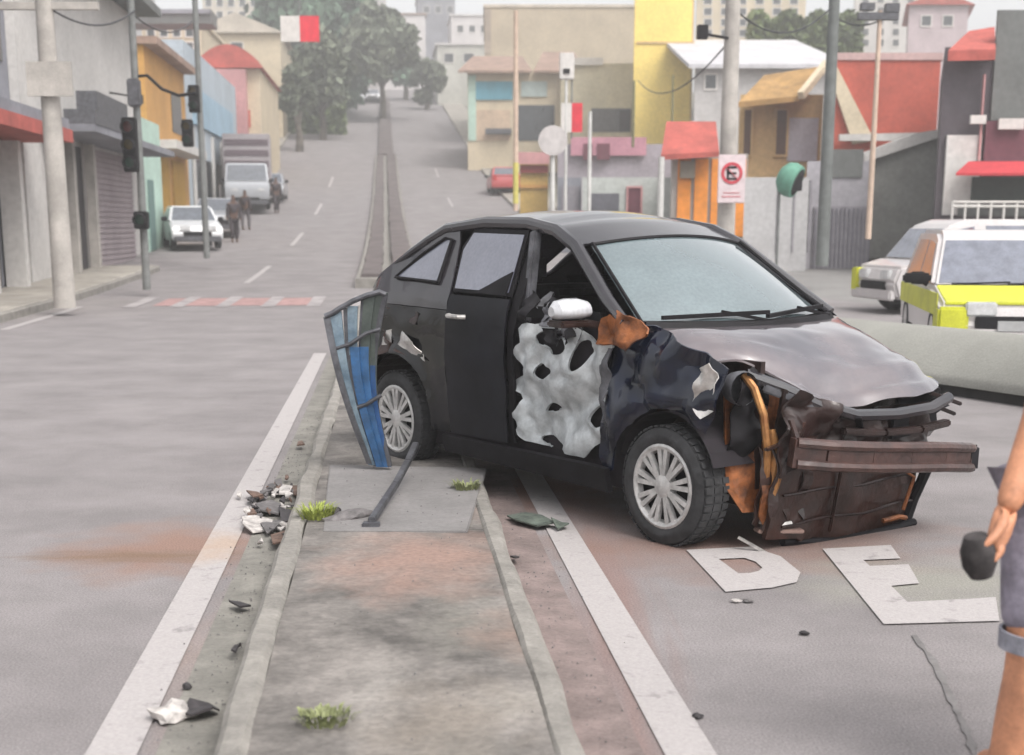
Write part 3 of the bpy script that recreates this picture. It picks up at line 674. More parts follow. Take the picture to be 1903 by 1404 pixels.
# ------------------------------------------------------------------ buildings
def wallm(name, srgb, var=.10, scale=.8, rough=.9, k=.70):
    c = lin(srgb); return mat(name, tuple(v*k for v in c), rough, var=var, scale=scale, bump=.2, bscale=6, detail=8)
def X_(px, Y, z=3): 
    # world x of pixel column px on the vertical plane at distance Y
    zc = Y*math.cos(PITCH) - (z-CAMH)*math.sin(PITCH); return (px-951)/2600*zc
def Zp(px, py, Y): return at(px, py, Y).z
class Bld:
    """building whose front faces the camera at distance Y between two pixel columns; its sides run along the road"""
    def __init__(s, name, label, px0, px1, top, Y, depth, m, cat='building', group=None, bot=None, roof=None, over=.0, roofm=None):
        s.Y = Y; pt = at((px0+px1)/2, top, Y); zt = pt.z
        s.x0, s.x1 = at(px0, top, Y).x, at(px1, top, Y).x
        g = HXY(s.x0, Y) if bot is None else Zp((px0+px1)/2, bot, Y)
        s.zt = zt; s.z0 = g
        s.root = thing(name, label, cat, ((s.x0+s.x1)/2, Y+depth/2, g), 0, group)
        s.o = Vector(s.root.location); s.depth = depth
        dx = U.x/U.y*depth if px1 < 951 else s.x0/Y*depth*.97; zb = min(g, HXY(s.x0, Y)) - 1.0 if bot is None else g
        ring = [(s.x0, Y), (s.x1, Y), (s.x1+dx, Y+depth), (s.x0+dx, Y+depth)]
        mb = MB(); mb.poly_prism([Vector((x, y, zb))-s.o for x, y in ring], (0, 0, zt-zb)); mb.build('wall', m, s.root)
        if roof == 'flat':
            mb = MB(); e = over or .2
            mb.poly_prism([Vector((x+(e if i in (1,2) else -e), y+(e if i > 1 else -e), zt-.002))-s.o for i, (x, y) in enumerate(ring)], (0,0,.22)); mb.build('roof', roofm or m, s.root)
        if roof == 'gable':
            e = over or .4; xm = (s.x0+s.x1)/2; hh = (s.x1-s.x0)*.22
            A = [(s.x0-e, Y-e, zt), (s.x1+e, Y-e, zt), (xm, Y-e, zt+hh)]; B = [(x+dx, y+depth+2*e, z) for x, y, z in A]
            mb = MB(); mb.add([Vector(p)-s.o for p in A+B], [(0,1,2),(3,5,4),(0,2,5,3),(1,4,5,2),(0,3,4,1)]); mb.build('roof', roofm, s.root)
    def rect(s, name, px0, py0, px1, py1, m, out=.05, frame=None, fm=None, parent=None, thick=.1):
        a, b = at(px0, py1, s.Y), at(px1, py0, s.Y)
        lo = Vector((a.x, s.Y-out, a.z))-s.o; hi = Vector((b.x, s.Y+thick-out, b.z))-s.o
        mb = MB(); mb.box(lo, hi); o = mb.build(name, m, parent or s.root)
        if frame:
            f = frame; mb = MB(); y0, y1 = lo.y-.04, lo.y+.03
            mb.box((lo.x-f,y0,lo.z-f),(lo.x,y1,hi.z+f)); mb.box((hi.x,y0,lo.z-f),(hi.x+f,y1,hi.z+f)); mb.box((lo.x,y0,lo.z-f),(hi.x,y1,lo.z)); mb.box((lo.x,y0,hi.z),(hi.x,y1,hi.z+f))
            mb.build('frame', fm, o)
        return o
    def win(s, px0, py0, px1, py1, gm=None, fm=None): return s.rect('window', px0, py0, px1, py1, gm or glass_dark, .03, .09, fm or white_trim)
    def side_rect(s, name, y0, y1, z0, z1, m, out=.05, thick=.1, right=True):
        """panel on the side wall that faces the road"""
        bx = s.x1 if right else s.x0; sg = 1 if right else -1
        def pt(y, o_): p = Vector((bx, s.Y, 0)) + U*((y-s.Y)/U.y); p += V*(sg*o_); return p
        ring = [pt(y0, out-thick), pt(y1, out-thick), pt(y1, out), pt(y0, out)]
        mb = MB(); mb.poly_prism([Vector((p.x, p.y, z0))-s.o for p in ring], (0,0,z1-z0)); return mb.build(name, m, s.root)
glass_dark = mat('window_dark_glass', (.03,.035,.04), .15, var=.3, scale=2, spec=.8)
white_trim = wallm('white_trim', (235,230,225), .05)
dark_open = mat('dark_opening', (.03,.025,.028), .9, var=.3, scale=2)
concrete_pole = mat('pole_concrete', (.40,.37,.34), .9, var=.15, scale=2, bump=.3)
grey_wall = wallm('grey_render', (150,150,158), .15, .6)
white_wall = wallm('white_wall', (222,218,214), .08, .5)
cream_wall = wallm('cream_wall', (226,210,182), .08, .5)
beige_wall = wallm('beige_wall', (205,190,166), .10, .3)
yellow_wall = wallm('yellow_wall', (240,212,120), .08, .4, k=.95)
ochre_wall = wallm('ochre_wall', (225,190,135), .12, .5)
orange_wall = wallm('orange_wall', (222,168,95), .12, .4)
pink_grey = wallm('shutter_pink_grey', (178,164,168), .10, .8)
red_wall = wallm('red_wall', (205,100,82), .12, .5)
red_roof = wallm('red_tile_roof', (196,98,88), .18, 1.2)
brown_roof = wallm('brown_tile_roof', (168,140,125), .18, 1.2)
dark_wall = wallm('dark_facade', (100,92,98), .15, .6)
dark_green_grey = wallm('slate_facade', (120,122,120), .12, .5)
maroon = wallm('maroon_wall', (122,72,84), .15, .6)
pale_blue = wallm('pale_blue_wall', (190,202,212), .08, .5)
mint = wallm('mint_wall', (200,228,214), .08, .5)
pink_wall = wallm('pink_wall', (216,160,160), .12, .6)
grey_gate = wallm('grey_gate', (158,154,160), .1, 1)
orange_door = wallm('orange_shutter', (240,150,60), .12, 1.5, k=.9)
teal = wallm('teal_sign', (110,175,195), .1, 1)

# ---- left side of the avenue (facades run along t = -8)
def left_bld(name, label, s0, s1, tf, z, m, cat='building', roof=True):
    """box whose road facade lies at t=tf between s0 and s1; local frame: x along the road, y towards the road"""
    o = ST(s0, tf); g = H(s0); r = thing(name, label, cat, (o.x, o.y, g), math.atan2(U.y, U.x))
    # local x = U, local y = -V... (rot of +90 from U is -V side: left of travel)
    mb = MB(); mb.box((0, 0, -1), (s1-s0, 9, z-g)); mb.build('wall', m, r)
    return r, g
# A: grey two-storey building at the far left edge
r, g = left_bld('grey_workshop', 'grey two-storey building with a red-brown canopy edge at the far left', 20, 33, -8.2, 9.0, grey_wall)
def lrect(r, name, x0, x1, z0, z1, m, out=.05, thick=.12, bevel=0):
    mb = MB(); mb.box((x0, -out, z0), (x1, -out+thick, z1)); return mb.build(name, m, r)
mb = MB(); mb.box((6, -1.3, 3.35-g), (13.0, -.01, 3.62-g)); mb.build('canopy', red_roof, r)
mb = MB(); mb.box((6.0, -1.25, 3.62-g), (12.9, -.02, 3.85-g)); mb.build('canopy_top', grey_wall, r)
lrect(r, 'doorway', 7.2, 8.6, 0, 2.9, dark_open); lrect(r, 'doorway', 9.5, 11.0, 0, 3.0, dark_open); lrect(r, 'doorway', 11.6, 12.7, 0, 3.0, maroon)
for x in (7.0, 8.9, 11.3): mb = MB(); mb.box((x, -.5, 0), (x+.28, -.06, 3.3-g)); mb.build('pillar', white_wall, r)
for x in (9.1,): mb = MB(); mb.box((x, -.14, .2), (x+.32, -.06, 2.9)); mb.build('door_leaf', pink_grey, r)
f = lrect(r, 'window', 8.2, 10.4, 5.0, 6.8, glass_dark, .03); lrect(r, 'window', 11.3, 12.5, 5.0, 6.8, glass_dark, .03)
# B: white building with roller shutter
r, g = left_bld('white_shop', 'white upper storey above a closed pinkish roller shutter', 33.02, 48, -8.0, 8.1, white_wall)
o = lrect(r, 'roller_shutter', 6.4, 13.2, .1, 3.45, pink_grey, .04)
for k in range(22):
    mb = MB(); mb.box((6.4, -.075, .16+.15*k), (13.2, -.04, .27+.15*k)); mb.build('slat', pink_grey, o)
mb = MB(); mb.box((2.0, -.10, .0), (5.6, 0.02, 3.4)); mb.build('dark_gateway', dark_open, r)
for x in (2.2, 3.4, 5.9): mb = MB(); mb.box((x, -.35, 0), (x+.3, -.11, 3.5)); mb.build('pillar', concrete_pole, r)
mb = MB(); mb.box((1.5, -1.3, 3.55), (14.0, -.01, 3.72)); mb.build('canopy', grey_wall, r)
mb = MB(); mb.box((1.5, -1.32, 3.72), (7.5, -.6, 4.05)); mb.box((2.0,-1.28,4.05),(6.0,-.8,4.5)); mb.build('canopy_sign_box', trim_grey, r)
mb = MB(); mb.box((-.2, -.9, 8.1-g), (15.4, 8, 8.35-g)); mb.build('eaves', dark_green_grey, r)
mb = MB(); mb.tube([(10.5, -.02, 5.2), (10.5,-.7,5.1)], .03, 6); mb.box((10.3,-.95,4.9),(10.7,-.6,5.15)); mb.build('wall_lamp', trim, r)
# C: orange house and mint wall
r, g = left_bld('mint_wall', 'mint green boundary wall beside the orange house', 48.02, 52, -7.9, 5.0, mint, 'wall')
lrect(r, 'gate', .8, 1.9, .1, 2.4, wallm('mint_gate', (120,150,145)), .04)
r, g = left_bld('orange_house', 'orange yellow building with a small tiled roof edge on the left kerb', 52.02, 62, -8.3, 7.7, orange_wall)
mb = MB(); mb.box((-.2,-.5,7.7-g),(10.1,9,7.95-g)); mb.build('roof', brown_roof, r)
lrect(r, 'shutter', 1.0, 4.2, .1, 3.2, wallm('gold_shutter', (208,160,60), .1, 1)); lrect(r, 'shutter', 5.2, 8.6, .1, 3.2, wallm('gold_shutter', (208,160,60)))
lrect(r, 'awning', .6, 9.2, 3.4, 3.7, white_wall, .9, 1.0); lrect(r, 'window', 6.0, 8.6, 4.3, 5.8, glass_dark, .03)
# D: pale blue commercial building with red roof
r, g = left_bld('pale_blue_shop', 'pale blue commercial building below a curved red roof', 63, 84, -8.4, 9.2, pale_blue)
lrect(r, 'signboard', 2, 18, 4.4, 6.0, wallm('light_blue_sign', (165,195,215)), .12)
lrect(r, 'window_band', 1, 8, 0.2, 3.0, glass_dark); lrect(r, 'window_band', 10, 19, 0.2, 3.0, glass_dark)
for x in (1.0, 4.5, 8.2, 12, 16, 19.5): lrect(r, 'column', x, x+.5, 0, 4.2, white_wall, .12, .2)
b = Bld('red_roofed_house', 'house with a rounded red roof rising behind the pale blue shop', 372, 482, 128, 86, 14, cream_wall)
mb = MB(); n = 14; a_, b_ = b.x0-.4, b.x1+.3; z = b.zt
ring = [Vector((a_+(b_-a_)*i/n, b.Y-.5, z+1.3*math.sin(math.pi*i/n)**.8)) - b.o for i in range(n+1)]
mb.poly_prism(ring, U*15); mb.build('roof', red_roof, b.root)
r, g = left_bld('pink_shop', 'pink and red shopfront before the big tree', 86, 104, -8.0, 10.4, pink_wall)
lrect(r, 'signboard', 1, 16, 3.6, 4.6, red_wall, .12); lrect(r, 'shop_window', 2, 8, .3, 3.1, glass_dark); lrect(r, 'shop_window', 9.5, 15, .3, 3.1, glass_dark)
b = Bld('cream_apartments', 'cream apartment block behind the orange house', 262, 372, 40, 104, 14, cream_wall, roof='flat')
for i in range(4):
    for j in range(3): b.win(274+i*24, 52+j*28, 286+i*24, 68+j*28)
b = Bld('cream_warehouse', 'low cream warehouse with a wide pale roof left of the tree', 356, 520, 62, 122, 16, cream_wall, roof='gable', roofm=wallm('pale_roof', (214,204,190)))
b.win(380,80,400,96); b.win(430,80,450,96)
b = Bld('far_block', 'tall pale apartment tower at the top left', 372, 486, -70, 210, 14, wallm('far_pale', (226,214,196)), roof='flat')
for i in range(5):
    for j in range(5): b.win(382+i*21, -50+j*24, 392+i*21, -36+j*24)
b = Bld('far_block', 'tall grey apartment tower peeking over the left roofs', 120, 250, -40, 170, 14, wallm('far_grey', (200,198,200)), roof='flat')
b.win(150,-20,170,0)
b = Bld('grey_shed', 'low green grey shed roof between the poles at the left', 200, 392, 18, 92, 3, dark_green_grey, bot=44)
mb = MB(); b.rect('fascia', 200, 18, 392, 26, grey_wall, .15)
# ---- right side, from far to near
hill_wall = wallm('hill_white', (232,226,224), .05)
specs = [(700,790,28,205,'white hillside house at the top of the avenue'),(775,845,-6,232,'taller white hillside house above the avenue'),(838,905,30,200,'white flat-roofed house behind the beige block'),
         (640,716,-30,250,'grey white block rising behind the tree')]
for i, (a, b_, t, Y, lb) in enumerate(specs):
    b = Bld('hillside_house', lb, a, b_, t, Y, 10, (hill_wall, grey_wall, hill_wall, wallm('hill_grey', (205,198,196)))[i], roof='flat', roofm=(brown_roof, hill_wall, hill_wall, hill_wall)[i])
    for k in range(3): b.win(a+12+k*22, t+18, a+22+k*22, t+30)
b = Bld('billboard_house', 'white house with a pale flat awning right of the avenue crest', 812, 905, 84, 168, 12, wallm('pale_house', (214,212,202)), roof='flat', roofm=hill_wall)
b.win(826,100,842,116); b.win(862,100,880,116)
b = Bld('beige_block', 'long windowless beige block above the brown roofs', 900, 1188, 14, 118, 22, beige_wall, roof='flat', roofm=wallm('beige_coping', (224,212,196)), over=.1)
b.rect('pilaster', 900, 18, 912, 100, wallm('beige_dark', (180,165,150)), .1)
b = Bld('brown_roofed_shops', 'low shops with brown roofs and a teal sign', 868, 1052, 128, 100, 14, cream_wall)
mb = MB(); z = b.zt
for (xa, xb, yy) in ((b.x0-.6, b.x0+4.4, 0), (b.x0+4.5, b.x1+1.4, .3)):
    mb.add([Vector(p)-b.o for p in [(xa,99.2,z-.2),(xb,99.2,z-.2),(xb-.6,107,z+1.6+yy),(xa+.8,107,z+1.6+yy),(xa,99.2,z-.35),(xb,99.2,z-.35),(xb-.6,107,z+1.4+yy),(xa+.8,107,z+1.4+yy)]], [(0,1,2,3),(4,7,6,5),(0,4,5,1),(1,5,6,2),(2,6,7,3),(3,7,4,0)])
mb.build('roof', brown_roof, b.root)
b.rect('sign', 884, 152, 952, 186, teal, .12); b.rect('sign', 968, 152, 1016, 180, wallm('pale_sign', (200,215,212)), .12)
b.rect('shutter', 880, 205, 948, 262, wallm('peach_shutter', (222,196,170)), .05); b.rect('awning', 902, 240, 950, 250, trim_grey, .5, thick=.5)
b.rect('shop_window', 962, 196, 1030, 262, glass_dark, .05); b.rect('gable_wall', 870,140,884,262, mint, .08)
b = Bld('cream_gable_house', 'plain cream wall beside the tall yellow tower', 1042, 1184, 118, 92, 14, wallm('cream_green', (212,204,180)))
b.rect('coping', 1040, 108, 1120, 122, white_wall, .2)
b.rect('carport', 1098, 202, 1172, 246, trim_grey, .05); b.rect('carport_opening', 1150, 205, 1172, 244, dark_open, .08)
b = Bld('yellow_tower', 'tall plain yellow tower wall with a thin crack line', 1182, 1292, -130, 84, 12, yellow_wall, cat='tower')
b.rect('band', 1182, 78, 1290, 82, ochre_wall, .06); b.side_rect('edge_strip', 84.0, 84.4, b.zt-16, b.zt-1, ochre_wall)
b = Bld('far_cream_tower', 'cream tower block with balconies behind the right roofs', 1296, 1500, -60, 150, 14, cream_wall, roof='flat')
for i in range(6):
    for j in range(6): b.win(1308+i*32, -44+j*20, 1322+i*32, -32+j*20)
b = Bld('far_pale_tower', 'pale tower block right of the wide roof', 1590, 1740, -40, 165, 14, white_wall, roof='flat')
for i in range(5):
    for j in range(6): b.win(1602+i*28, -26+j*20, 1614+i*28, -14+j*20)
b = Bld('far_rose_house', 'pinkish grey house stepping up behind the red wall', 1690, 1800, 10, 120, 12, wallm('rose_grey', (206,188,192)), roof='gable', roofm=red_roof)
b.win(1712,30,1730,48); b.win(1752,30,1770,48)
b = Bld('white_roof_hall', 'long hall with a pale metal roof behind the ochre house', 1292, 1560, 118, 74, 12, wallm('hall_wall', (206,202,200)))
mb = MB(); z = b.zt; mb.add([Vector(p)-b.o for p in [(b.x0-.4,73.4,z-.1),(b.x1+.4,73.4,z-.1),(b.x1,86,z+2.6),(b.x0-.4,86,z+2.6),(b.x0-.4,73.4,z-.3),(b.x1+.4,73.4,z-.3),(b.x1,86,z+2.4),(b.x0-.4,86,z+2.4)]], [(0,1,2,3),(4,7,6,5),(0,4,5,1),(1,5,6,2),(2,6,7,3),(3,7,4,0)]); mb.build('roof', wallm('pale_metal_roof', (214,212,216)), b.root)
b.win(1310,140,1330,165)
# ochre house with porch roof
b = Bld('ochre_house', 'ochre house with a slanting tiled porch roof and tall dark windows', 1376, 1530, 176, 52, 9, ochre_wall)
b.rect('window', 1366+14, 205, 1396, 288, wallm('brown_shutter', (112,85,72)), .05, .08, ochre_wall); b.rect('window', 1440, 205, 1462, 288, wallm('brown_shutter', (112,85,72)), .05, .08, ochre_wall)
b.rect('white_panel', 1462, 220, 1520, 300, wallm('white_lilac', (206,205,215)), .08)
mb = MB(); p = [at(1372,190,50.6), at(1490,178,50.6), at(1535,122,52.5), at(1420,140,53.5)]
mb.poly_prism([q-b.o for q in p], (0,0,-.18)); mb.build('porch_roof', wallm('ochre_tile', (190,150,95), .2, 2), b.root)
mb = MB(); q = [at(1488,178,50.4), at(1536,118,52.2)]; mb.bar(q[0]-b.o, q[1]-b.o, .22, .25); q = [at(1536,118,52.2), at(1600,270,51.8)]; mb.bar(q[0]-b.o, q[1]-b.o, .3, .3); mb.build('gable_board', cream_wall, b.root)
# red wall block and the sloping grey building under it
b = Bld('red_gable_building', 'red painted wall of a building above the sloping grey annex', 1546, 1748, 112, 47, 9, red_wall, roof='flat', roofm=wallm('rose_coping', (214,180,176)), over=.05)
mb = MB(); p = [at(1535,118,46.8), at(1552,118,46.8), at(1625,262,46.8), at(1585,268,46.8)]
mb.poly_prism([q-b.o for q in p], (0,.15,0)); mb.build('slanting_coping', cream_wall, b.root)
mb = MB(); p = [at(1560,250,46.6), at(1560,262,46.6), at(1745,262,46.6), at(1745,246,46.6)]
mb.poly_prism([q-b.o for q in p], (0,.2,0)); mb.build('ledge', white_wall, b.root)
root = thing('grey_annex', 'sloping dark grey annex wall with a pale coping below the red wall', 'building', (X_(1680,42), 42, H(42)))
o_ = Vector(root.location)
p = [at(1610,480,42), at(1748,480,42), at(1748,252,42), at(1610,300,42)]
mb = MB(); mb.poly_prism([q-o_ for q in p], (0,6,0)); mb.build('wall', wallm('annex_grey', (150,150,145), .12), root)
p = [at(1606,302,41.8), at(1750,254,41.8), at(1750,240,41.8), at(1700,248,41.8), at(1606,284,41.8)]
mb = MB(); mb.poly_prism([q-o_ for q in p], (0,.4,0)); mb.build('coping', white_wall, root)
# green hedge on the roof terrace, low walls in front
b = Bld('boundary_wall', 'long pale boundary wall right of the orange shutters', 1384, 1504, 330, 40, .3, wallm('pale_grey_wall', (206,204,204), .08), cat='wall')
for i in range(3): b.rect('panel_joint', 1443+i*30, 335, 1445+i*30, 470, grey_gate, .03)
b = Bld('grey_gate_house', 'grey rendered wall with a slatted metal gate behind the road', 1500, 1622, 300, 41, .4, wallm('lilac_grey', (186,182,188), .1), cat='wall')
gt = b.rect('gate', 1506, 384, 1618, 500, grey_gate, .06)
for i in range(14): b.rect('slat', 1510+i*7.8, 388, 1514+i*7.8, 498, wallm('gate_slat', (138,134,146)), .12, parent=gt, thick=.05)
b.rect('upper_panel', 1545, 278, 1604, 330, dark_green_grey, .05)
# orange shuttered kiosk with red roof
b = Bld('orange_kiosk', 'shop with bright orange shutters under a red roof', 1248, 1390, 286, 44, 6, wallm('kiosk_grey', (190,182,175)))
for a, c in ((1256,1284),(1287,1316),(1318,1342),(1360,1386)): b.rect('shutter', a, 296, c, 440, orange_door, .08)
b.rect('dark_doorway', 1343, 330, 1359, 440, dark_open, .04); b.rect('meter_box', 1262, 300, 1290, 332, wallm('box_grey', (160,150,135)), .25, thick=.2)
p = [at(1228,288,43.2), at(1336,282,43.2), at(1330,226,45), at(1238,226,45)]
mb = MB(); mb.poly_prism([q-b.o for q in p], (0,0,-.15)); mb.build('roof', red_roof, b.root)
# grey shop with white wall and dark hatch
b = Bld('grey_mauve_shop', 'grey mauve shop with dark openings and a pink sign band', 1036, 1250, 268, 62, 10, wallm('mauve_grey', (178,170,178), .1))
b.rect('fascia', 1060, 256, 1200, 290, wallm('pink_fascia', (208,150,165)), .25)
for a, c in ((1083,1100),(1108,1132)): b.rect('window', a, 268, c, 298, maroon, .32)
b = Bld('low_white_wall', 'low pale wall with a dark horizontal opening and a small door', 1082, 1250, 330, 48, .3, wallm('pale_green_white', (205,210,205), .06), cat='wall')
b.rect('dark_opening', 1098, 360, 1150, 392, wallm('slate_dark', (112,112,120)), .05); b.rect('door', 1166, 350, 1190, 396, maroon, .05, .06, pink_wall)
b = Bld('grey_garage', 'blue grey garage front behind the wrecked car roof', 1036, 1080, 330, 48.5, 4, wallm('blue_grey', (150,152,160), .08))
b.rect('door', 1042, 346, 1076, 410, grey_gate, .05)
b = Bld('yellow_red_stall', 'small stall with a dark red top and yellow counter', 966, 1018, 296, 66, 2, wallm('stall_yellow', (226,190,110)), cat='stall')
b.rect('dark_red_band', 966, 308, 1018, 322, wallm('dark_red', (150,62,58)), .2); b.rect('pink_band', 962, 284, 1020, 306, pink_wall, .4); b.rect('stripe', 966, 344, 1018, 350, orange_wall, .1)
# dark building at the right edge
b = Bld('dark_shop_building', 'dark grey and maroon building with a red awning at the right edge', 1756, 1990, 88, 37, 9, dark_wall)
b.rect('slate_wall', 1838, 20, 1990, 225, dark_green_grey, .10); b.rect('maroon_wall', 1822, 226, 1990, 330, maroon, .14)
b.rect('downpipe', 1816, 140, 1824, 300, pink_wall, .2); b.rect('white_base', 1748, 252, 1822, 400, white_wall, .12)
b.rect('white_plate', 1796, 216, 1826, 232, white_trim, .3); b.rect('white_plate', 1848, 222, 1896, 242, white_trim, .3)
b.rect('dark_opening', 1800, 330, 1990, 378, wallm('green_dark', (72,82,78)), .2); b.rect('dark_base', 1776, 386, 1990, 402, dark_green_grey, .2)
p = [at(1762,94,36.4), at(1850,92,36.4), at(1848,50,38.5), at(1800,58,38.5)]
mb = MB(); mb.poly_prism([q-b.o for q in p], (0,0,-.25)); mb.build('roof', red_roof, b.root)
p = [at(1776,322,35.4), at(1990,322,35.4), at(1990,300,36.7), at(1800,300,36.7)]
mb = MB(); mb.poly_prism([q-b.o for q in p], (0,0,-.06)); mb.build('awning', wallm('red_awning', (205,62,70), .1), b.root)
mb = MB()
for z in (384, 376): a = at(1770, z, 35.6)-b.o; c = at(1990, z, 35.6)-b.o; mb.tube([a, c], .035, 6)
for x in range(1770, 1990, 24): a = at(x, 376, 35.6)-b.o; mb.tube([a, (a.x, a.y, -b.o.z+b.z0)], .03, 6)
mb.build('railing', white_trim, b.root)

# ------------------------------------------------------------------ trees and hedges
bark = mat('bark', (.10,.085,.07), .95, var=.3, scale=3, bump=.5)
leafa = mat('leaf_green', (.11,.19,.12), .7, var=.4, scale=.35, col2=(.05,.09,.055))
leafb = mat('leaf_greygreen', (.16,.18,.12), .7, var=.3, scale=.35, col2=(.09,.11,.075))
def tree(name, label, x, y, g, hgt, blobs, m, n=5000, ls=.35, seed=1, trunk=.35):
    rnd = random.Random(seed); r = thing(name, label, 'tree', (x, y, g))
    mb = MB(); top = Vector((0,0,hgt*.62)); mb.tube([(0,0,-.5),(.1,0,hgt*.2),(-.05,.1,hgt*.42),top], [trunk, trunk*.8, trunk*.6, trunk*.35], 8)
    for (bx, by, bz, br) in blobs: mb.tube([(0,0,hgt*.3+.1*bz), (bx*.5,by*.5,bz*.75), (bx,by,bz)], [trunk*.5, trunk*.3, .05], 6)
    mb.build('trunk', bark, r, smooth=True)
    vs = []; fs = []; tot = sum(b_[3]**2 for b_ in blobs)
    for (bx, by, bz, br) in blobs:
        clumps = [(Vector((rnd.gauss(0,1), rnd.gauss(0,1), rnd.gauss(0,.8))).normalized()*rnd.uniform(.5,1.02)*br, rnd.uniform(.16,.34)*br) for _ in range(34)]
        for k in range(int(n*br*br/tot)):
            c, cr = clumps[rnd.randrange(len(clumps))]
            p = Vector((bx,by,bz)) + c + Vector((rnd.gauss(0,1), rnd.gauss(0,1), rnd.gauss(0,.8)))*cr*.6
            a = Vector((rnd.gauss(0,1), rnd.gauss(0,1), rnd.gauss(0,1))).normalized()*ls*rnd.uniform(.5,1.2); b_ = a.cross(Vector((rnd.gauss(0,1), rnd.gauss(0,1), rnd.gauss(0,1)))).normalized()*a.length*.6
            i = len(vs); vs += [p-a, p+b_, p+a, p-b_]; fs.append((i,i+1,i+2,i+3))
    mb = MB(); mb.add(vs, fs); me = bpy.data.meshes.new('crown'); me.from_pydata(vs, [], fs); me.materials.append(m); link('crown', me, r)
    return r
def tree_px(name, label, px, py_mid, Y, wpx, hpx, m, seed, n=6000, ls=.4):
    c = at(px, py_mid, Y); g = HXY(c.x, Y); rx = wpx/2600*Y/2; rz = hpx/2600*Y/2; rnd = random.Random(seed); bl = []
    for i in range(9):
        a = rnd.uniform(0, 6.28); q = rnd.uniform(.2,.72)
        bl.append((math.cos(a)*rx*q, rnd.uniform(-.6,.6)*rx, c.z-g+math.sin(a)*rz*q, rx*rnd.uniform(.36,.55)))
    return tree(name, label, c.x, Y, g, c.z-g+rz*.4, bl, m, n, ls, seed)
tree_px('broad_tree', 'large dark green tree crowning the left side of the avenue', 618, 60, 150, 245, 210, leafa, 3, 24000, .7)
tree_px('broad_tree', 'greyish green tree leaning over the avenue just right of the largest one', 708, 80, 142, 140, 96, leafb, 5, 15000, .55)
tree_px('broad_tree', 'pale green roadside tree below the large dark crown', 596, 150, 122, 115, 140, leafb, 8, 12000, .45)
tree_px('broad_tree', 'small dark tree left of the avenue beside the pink shop', 552, 178, 112, 60, 110, leafb, 9, 6000, .35)
tree_px('broad_tree', 'small bushy tree at the avenue crest under the white houses', 752, 120, 176, 60, 80, leafa, 10, 3000, .5)
tree_px('broad_tree', 'dull green tree on the right of the avenue near the crest', 792, 150, 160, 60, 110, leafb, 12, 4000, .5)
rnd = random.Random(3)
for (p0, p1, py, Y, lb) in ((1392,1600,52,96,'green hedge along the terrace above the pale metal roof'),(534,640,182,128,'dull olive hedge along the left side of the upper avenue'),):
    a = at(p0, py, Y); b_ = at(p1, py, Y); r = thing('hedge', lb, 'hedge', ((a.x+b_.x)/2, Y, HXY(a.x, Y)))
    vs = []; fs = []; o_ = Vector(r.location)
    for k in range(7000):
        t = rnd.random(); p = a.lerp(b_, t) + Vector((0, rnd.uniform(-.8,.8), rnd.uniform(-6,.75)+.3*math.sin(t*23))) - o_
        q = Vector((rnd.gauss(0,1), rnd.gauss(0,1), rnd.gauss(0,1))).normalized()*.3; w_ = q.cross(Vector((rnd.gauss(0,1), rnd.gauss(0,1), rnd.gauss(0,1)))).normalized()*.2
        i = len(vs); vs += [p-q,p+w_,p+q,p-w_]; fs.append((i,i+1,i+2,i+3))
    me = bpy.data.meshes.new('foliage'); me.from_pydata(vs, [], fs); me.materials.append(mat('hedge_green', (.13,.17,.07), .7, var=.3, scale=1)); link('foliage', me, r)

# ------------------------------------------------------------------ poles, signs, street furniture
def pole(name, label, pxt, pyt, pxb, pyb, Y, r0, r1, m, cat='pole', group=None, bands=()):
    b = at(pxb, pyb, Y); t = at(pxt, pyt, Y); r = thing(name, label, cat, b, 0, group); d = t-b; d.x = 0; d.y = 0   # upright: the lean seen is the lens's
    mb = MB(); mb.tube([(0,0,-.3), d*.5, d], [r0, (r0+r1)/2, r1], 12); mb.build('shaft', m, r, smooth=True)
    return r, d
grey_pole = mat('grey_post', (.16,.165,.16), .6, var=.15, scale=4)
peach_pole = wallm('peach_post', (222,196,176), .08)
white_post = wallm('white_post', (226,224,220), .06)
r, d = pole('utility_pole', 'thick tapering concrete utility pole on the left sidewalk', 84, -60, 118, 540, 24.6, .19, .14, concrete_pole)
mb = MB(); mb.box((-.30,-.26,3.2),(.45,-.19,3.75)); mb.build('junction_box', concrete_pole, r)
mb = MB(); mb.bar((-.9,0,d.z-.6),(.9,0,d.z-.6),.12,.12); mb.build('crossarm', concrete_pole, r)
def signal(root, x, z, n=3, y=-.12):
    s_ = MB(); s_.box((x-.14,y-.19,z),(x+.14,y+.03,z+.36*n)); so = s_.build('signal_head', trim, root, bevel=.02)
    for k in range(n):
        c = MB(); c.lathe([(0,.13),(.14,.13),(.14,.115),(0,.115)], (x, y-.2, z+.2+.35*k), (0,-1,-.15), 14); c.build('visor', trim, so)
        c = MB(); c.lathe([(0,.105),(.015,.0001)], (x, y-.2, z+.2+.35*k), (0,-1,0), 14); c.build('lens', (mat('lens_green',(.02,.06,.04),.2), mat('lens_amber',(.09,.06,.01),.2), mat('lens_red',(.10,.01,.01),.2))[k % 3], so)
r, d = pole('traffic_light', 'grey traffic light post with dark signal heads before the roller shutter', 250, -60, 271, 512, 30, .085, .07, grey_pole)
signal(r, -.12, 2.1); mb = MB(); mb.box((-.14,-.18,3.4),(.10,.08,3.95)); mb.build('backing_box', trim_grey, r, bevel=.03); signal(r, .02, .95, 1)
mb = MB(); mb.tube([(0,0,4.0),(.25,0,4.02),(.55,-.05,3.75),(.9,-.1,3.62),(1.25,-.1,3.66)], .035, 6); mb.build('cable_arm', trim, r, smooth=True)
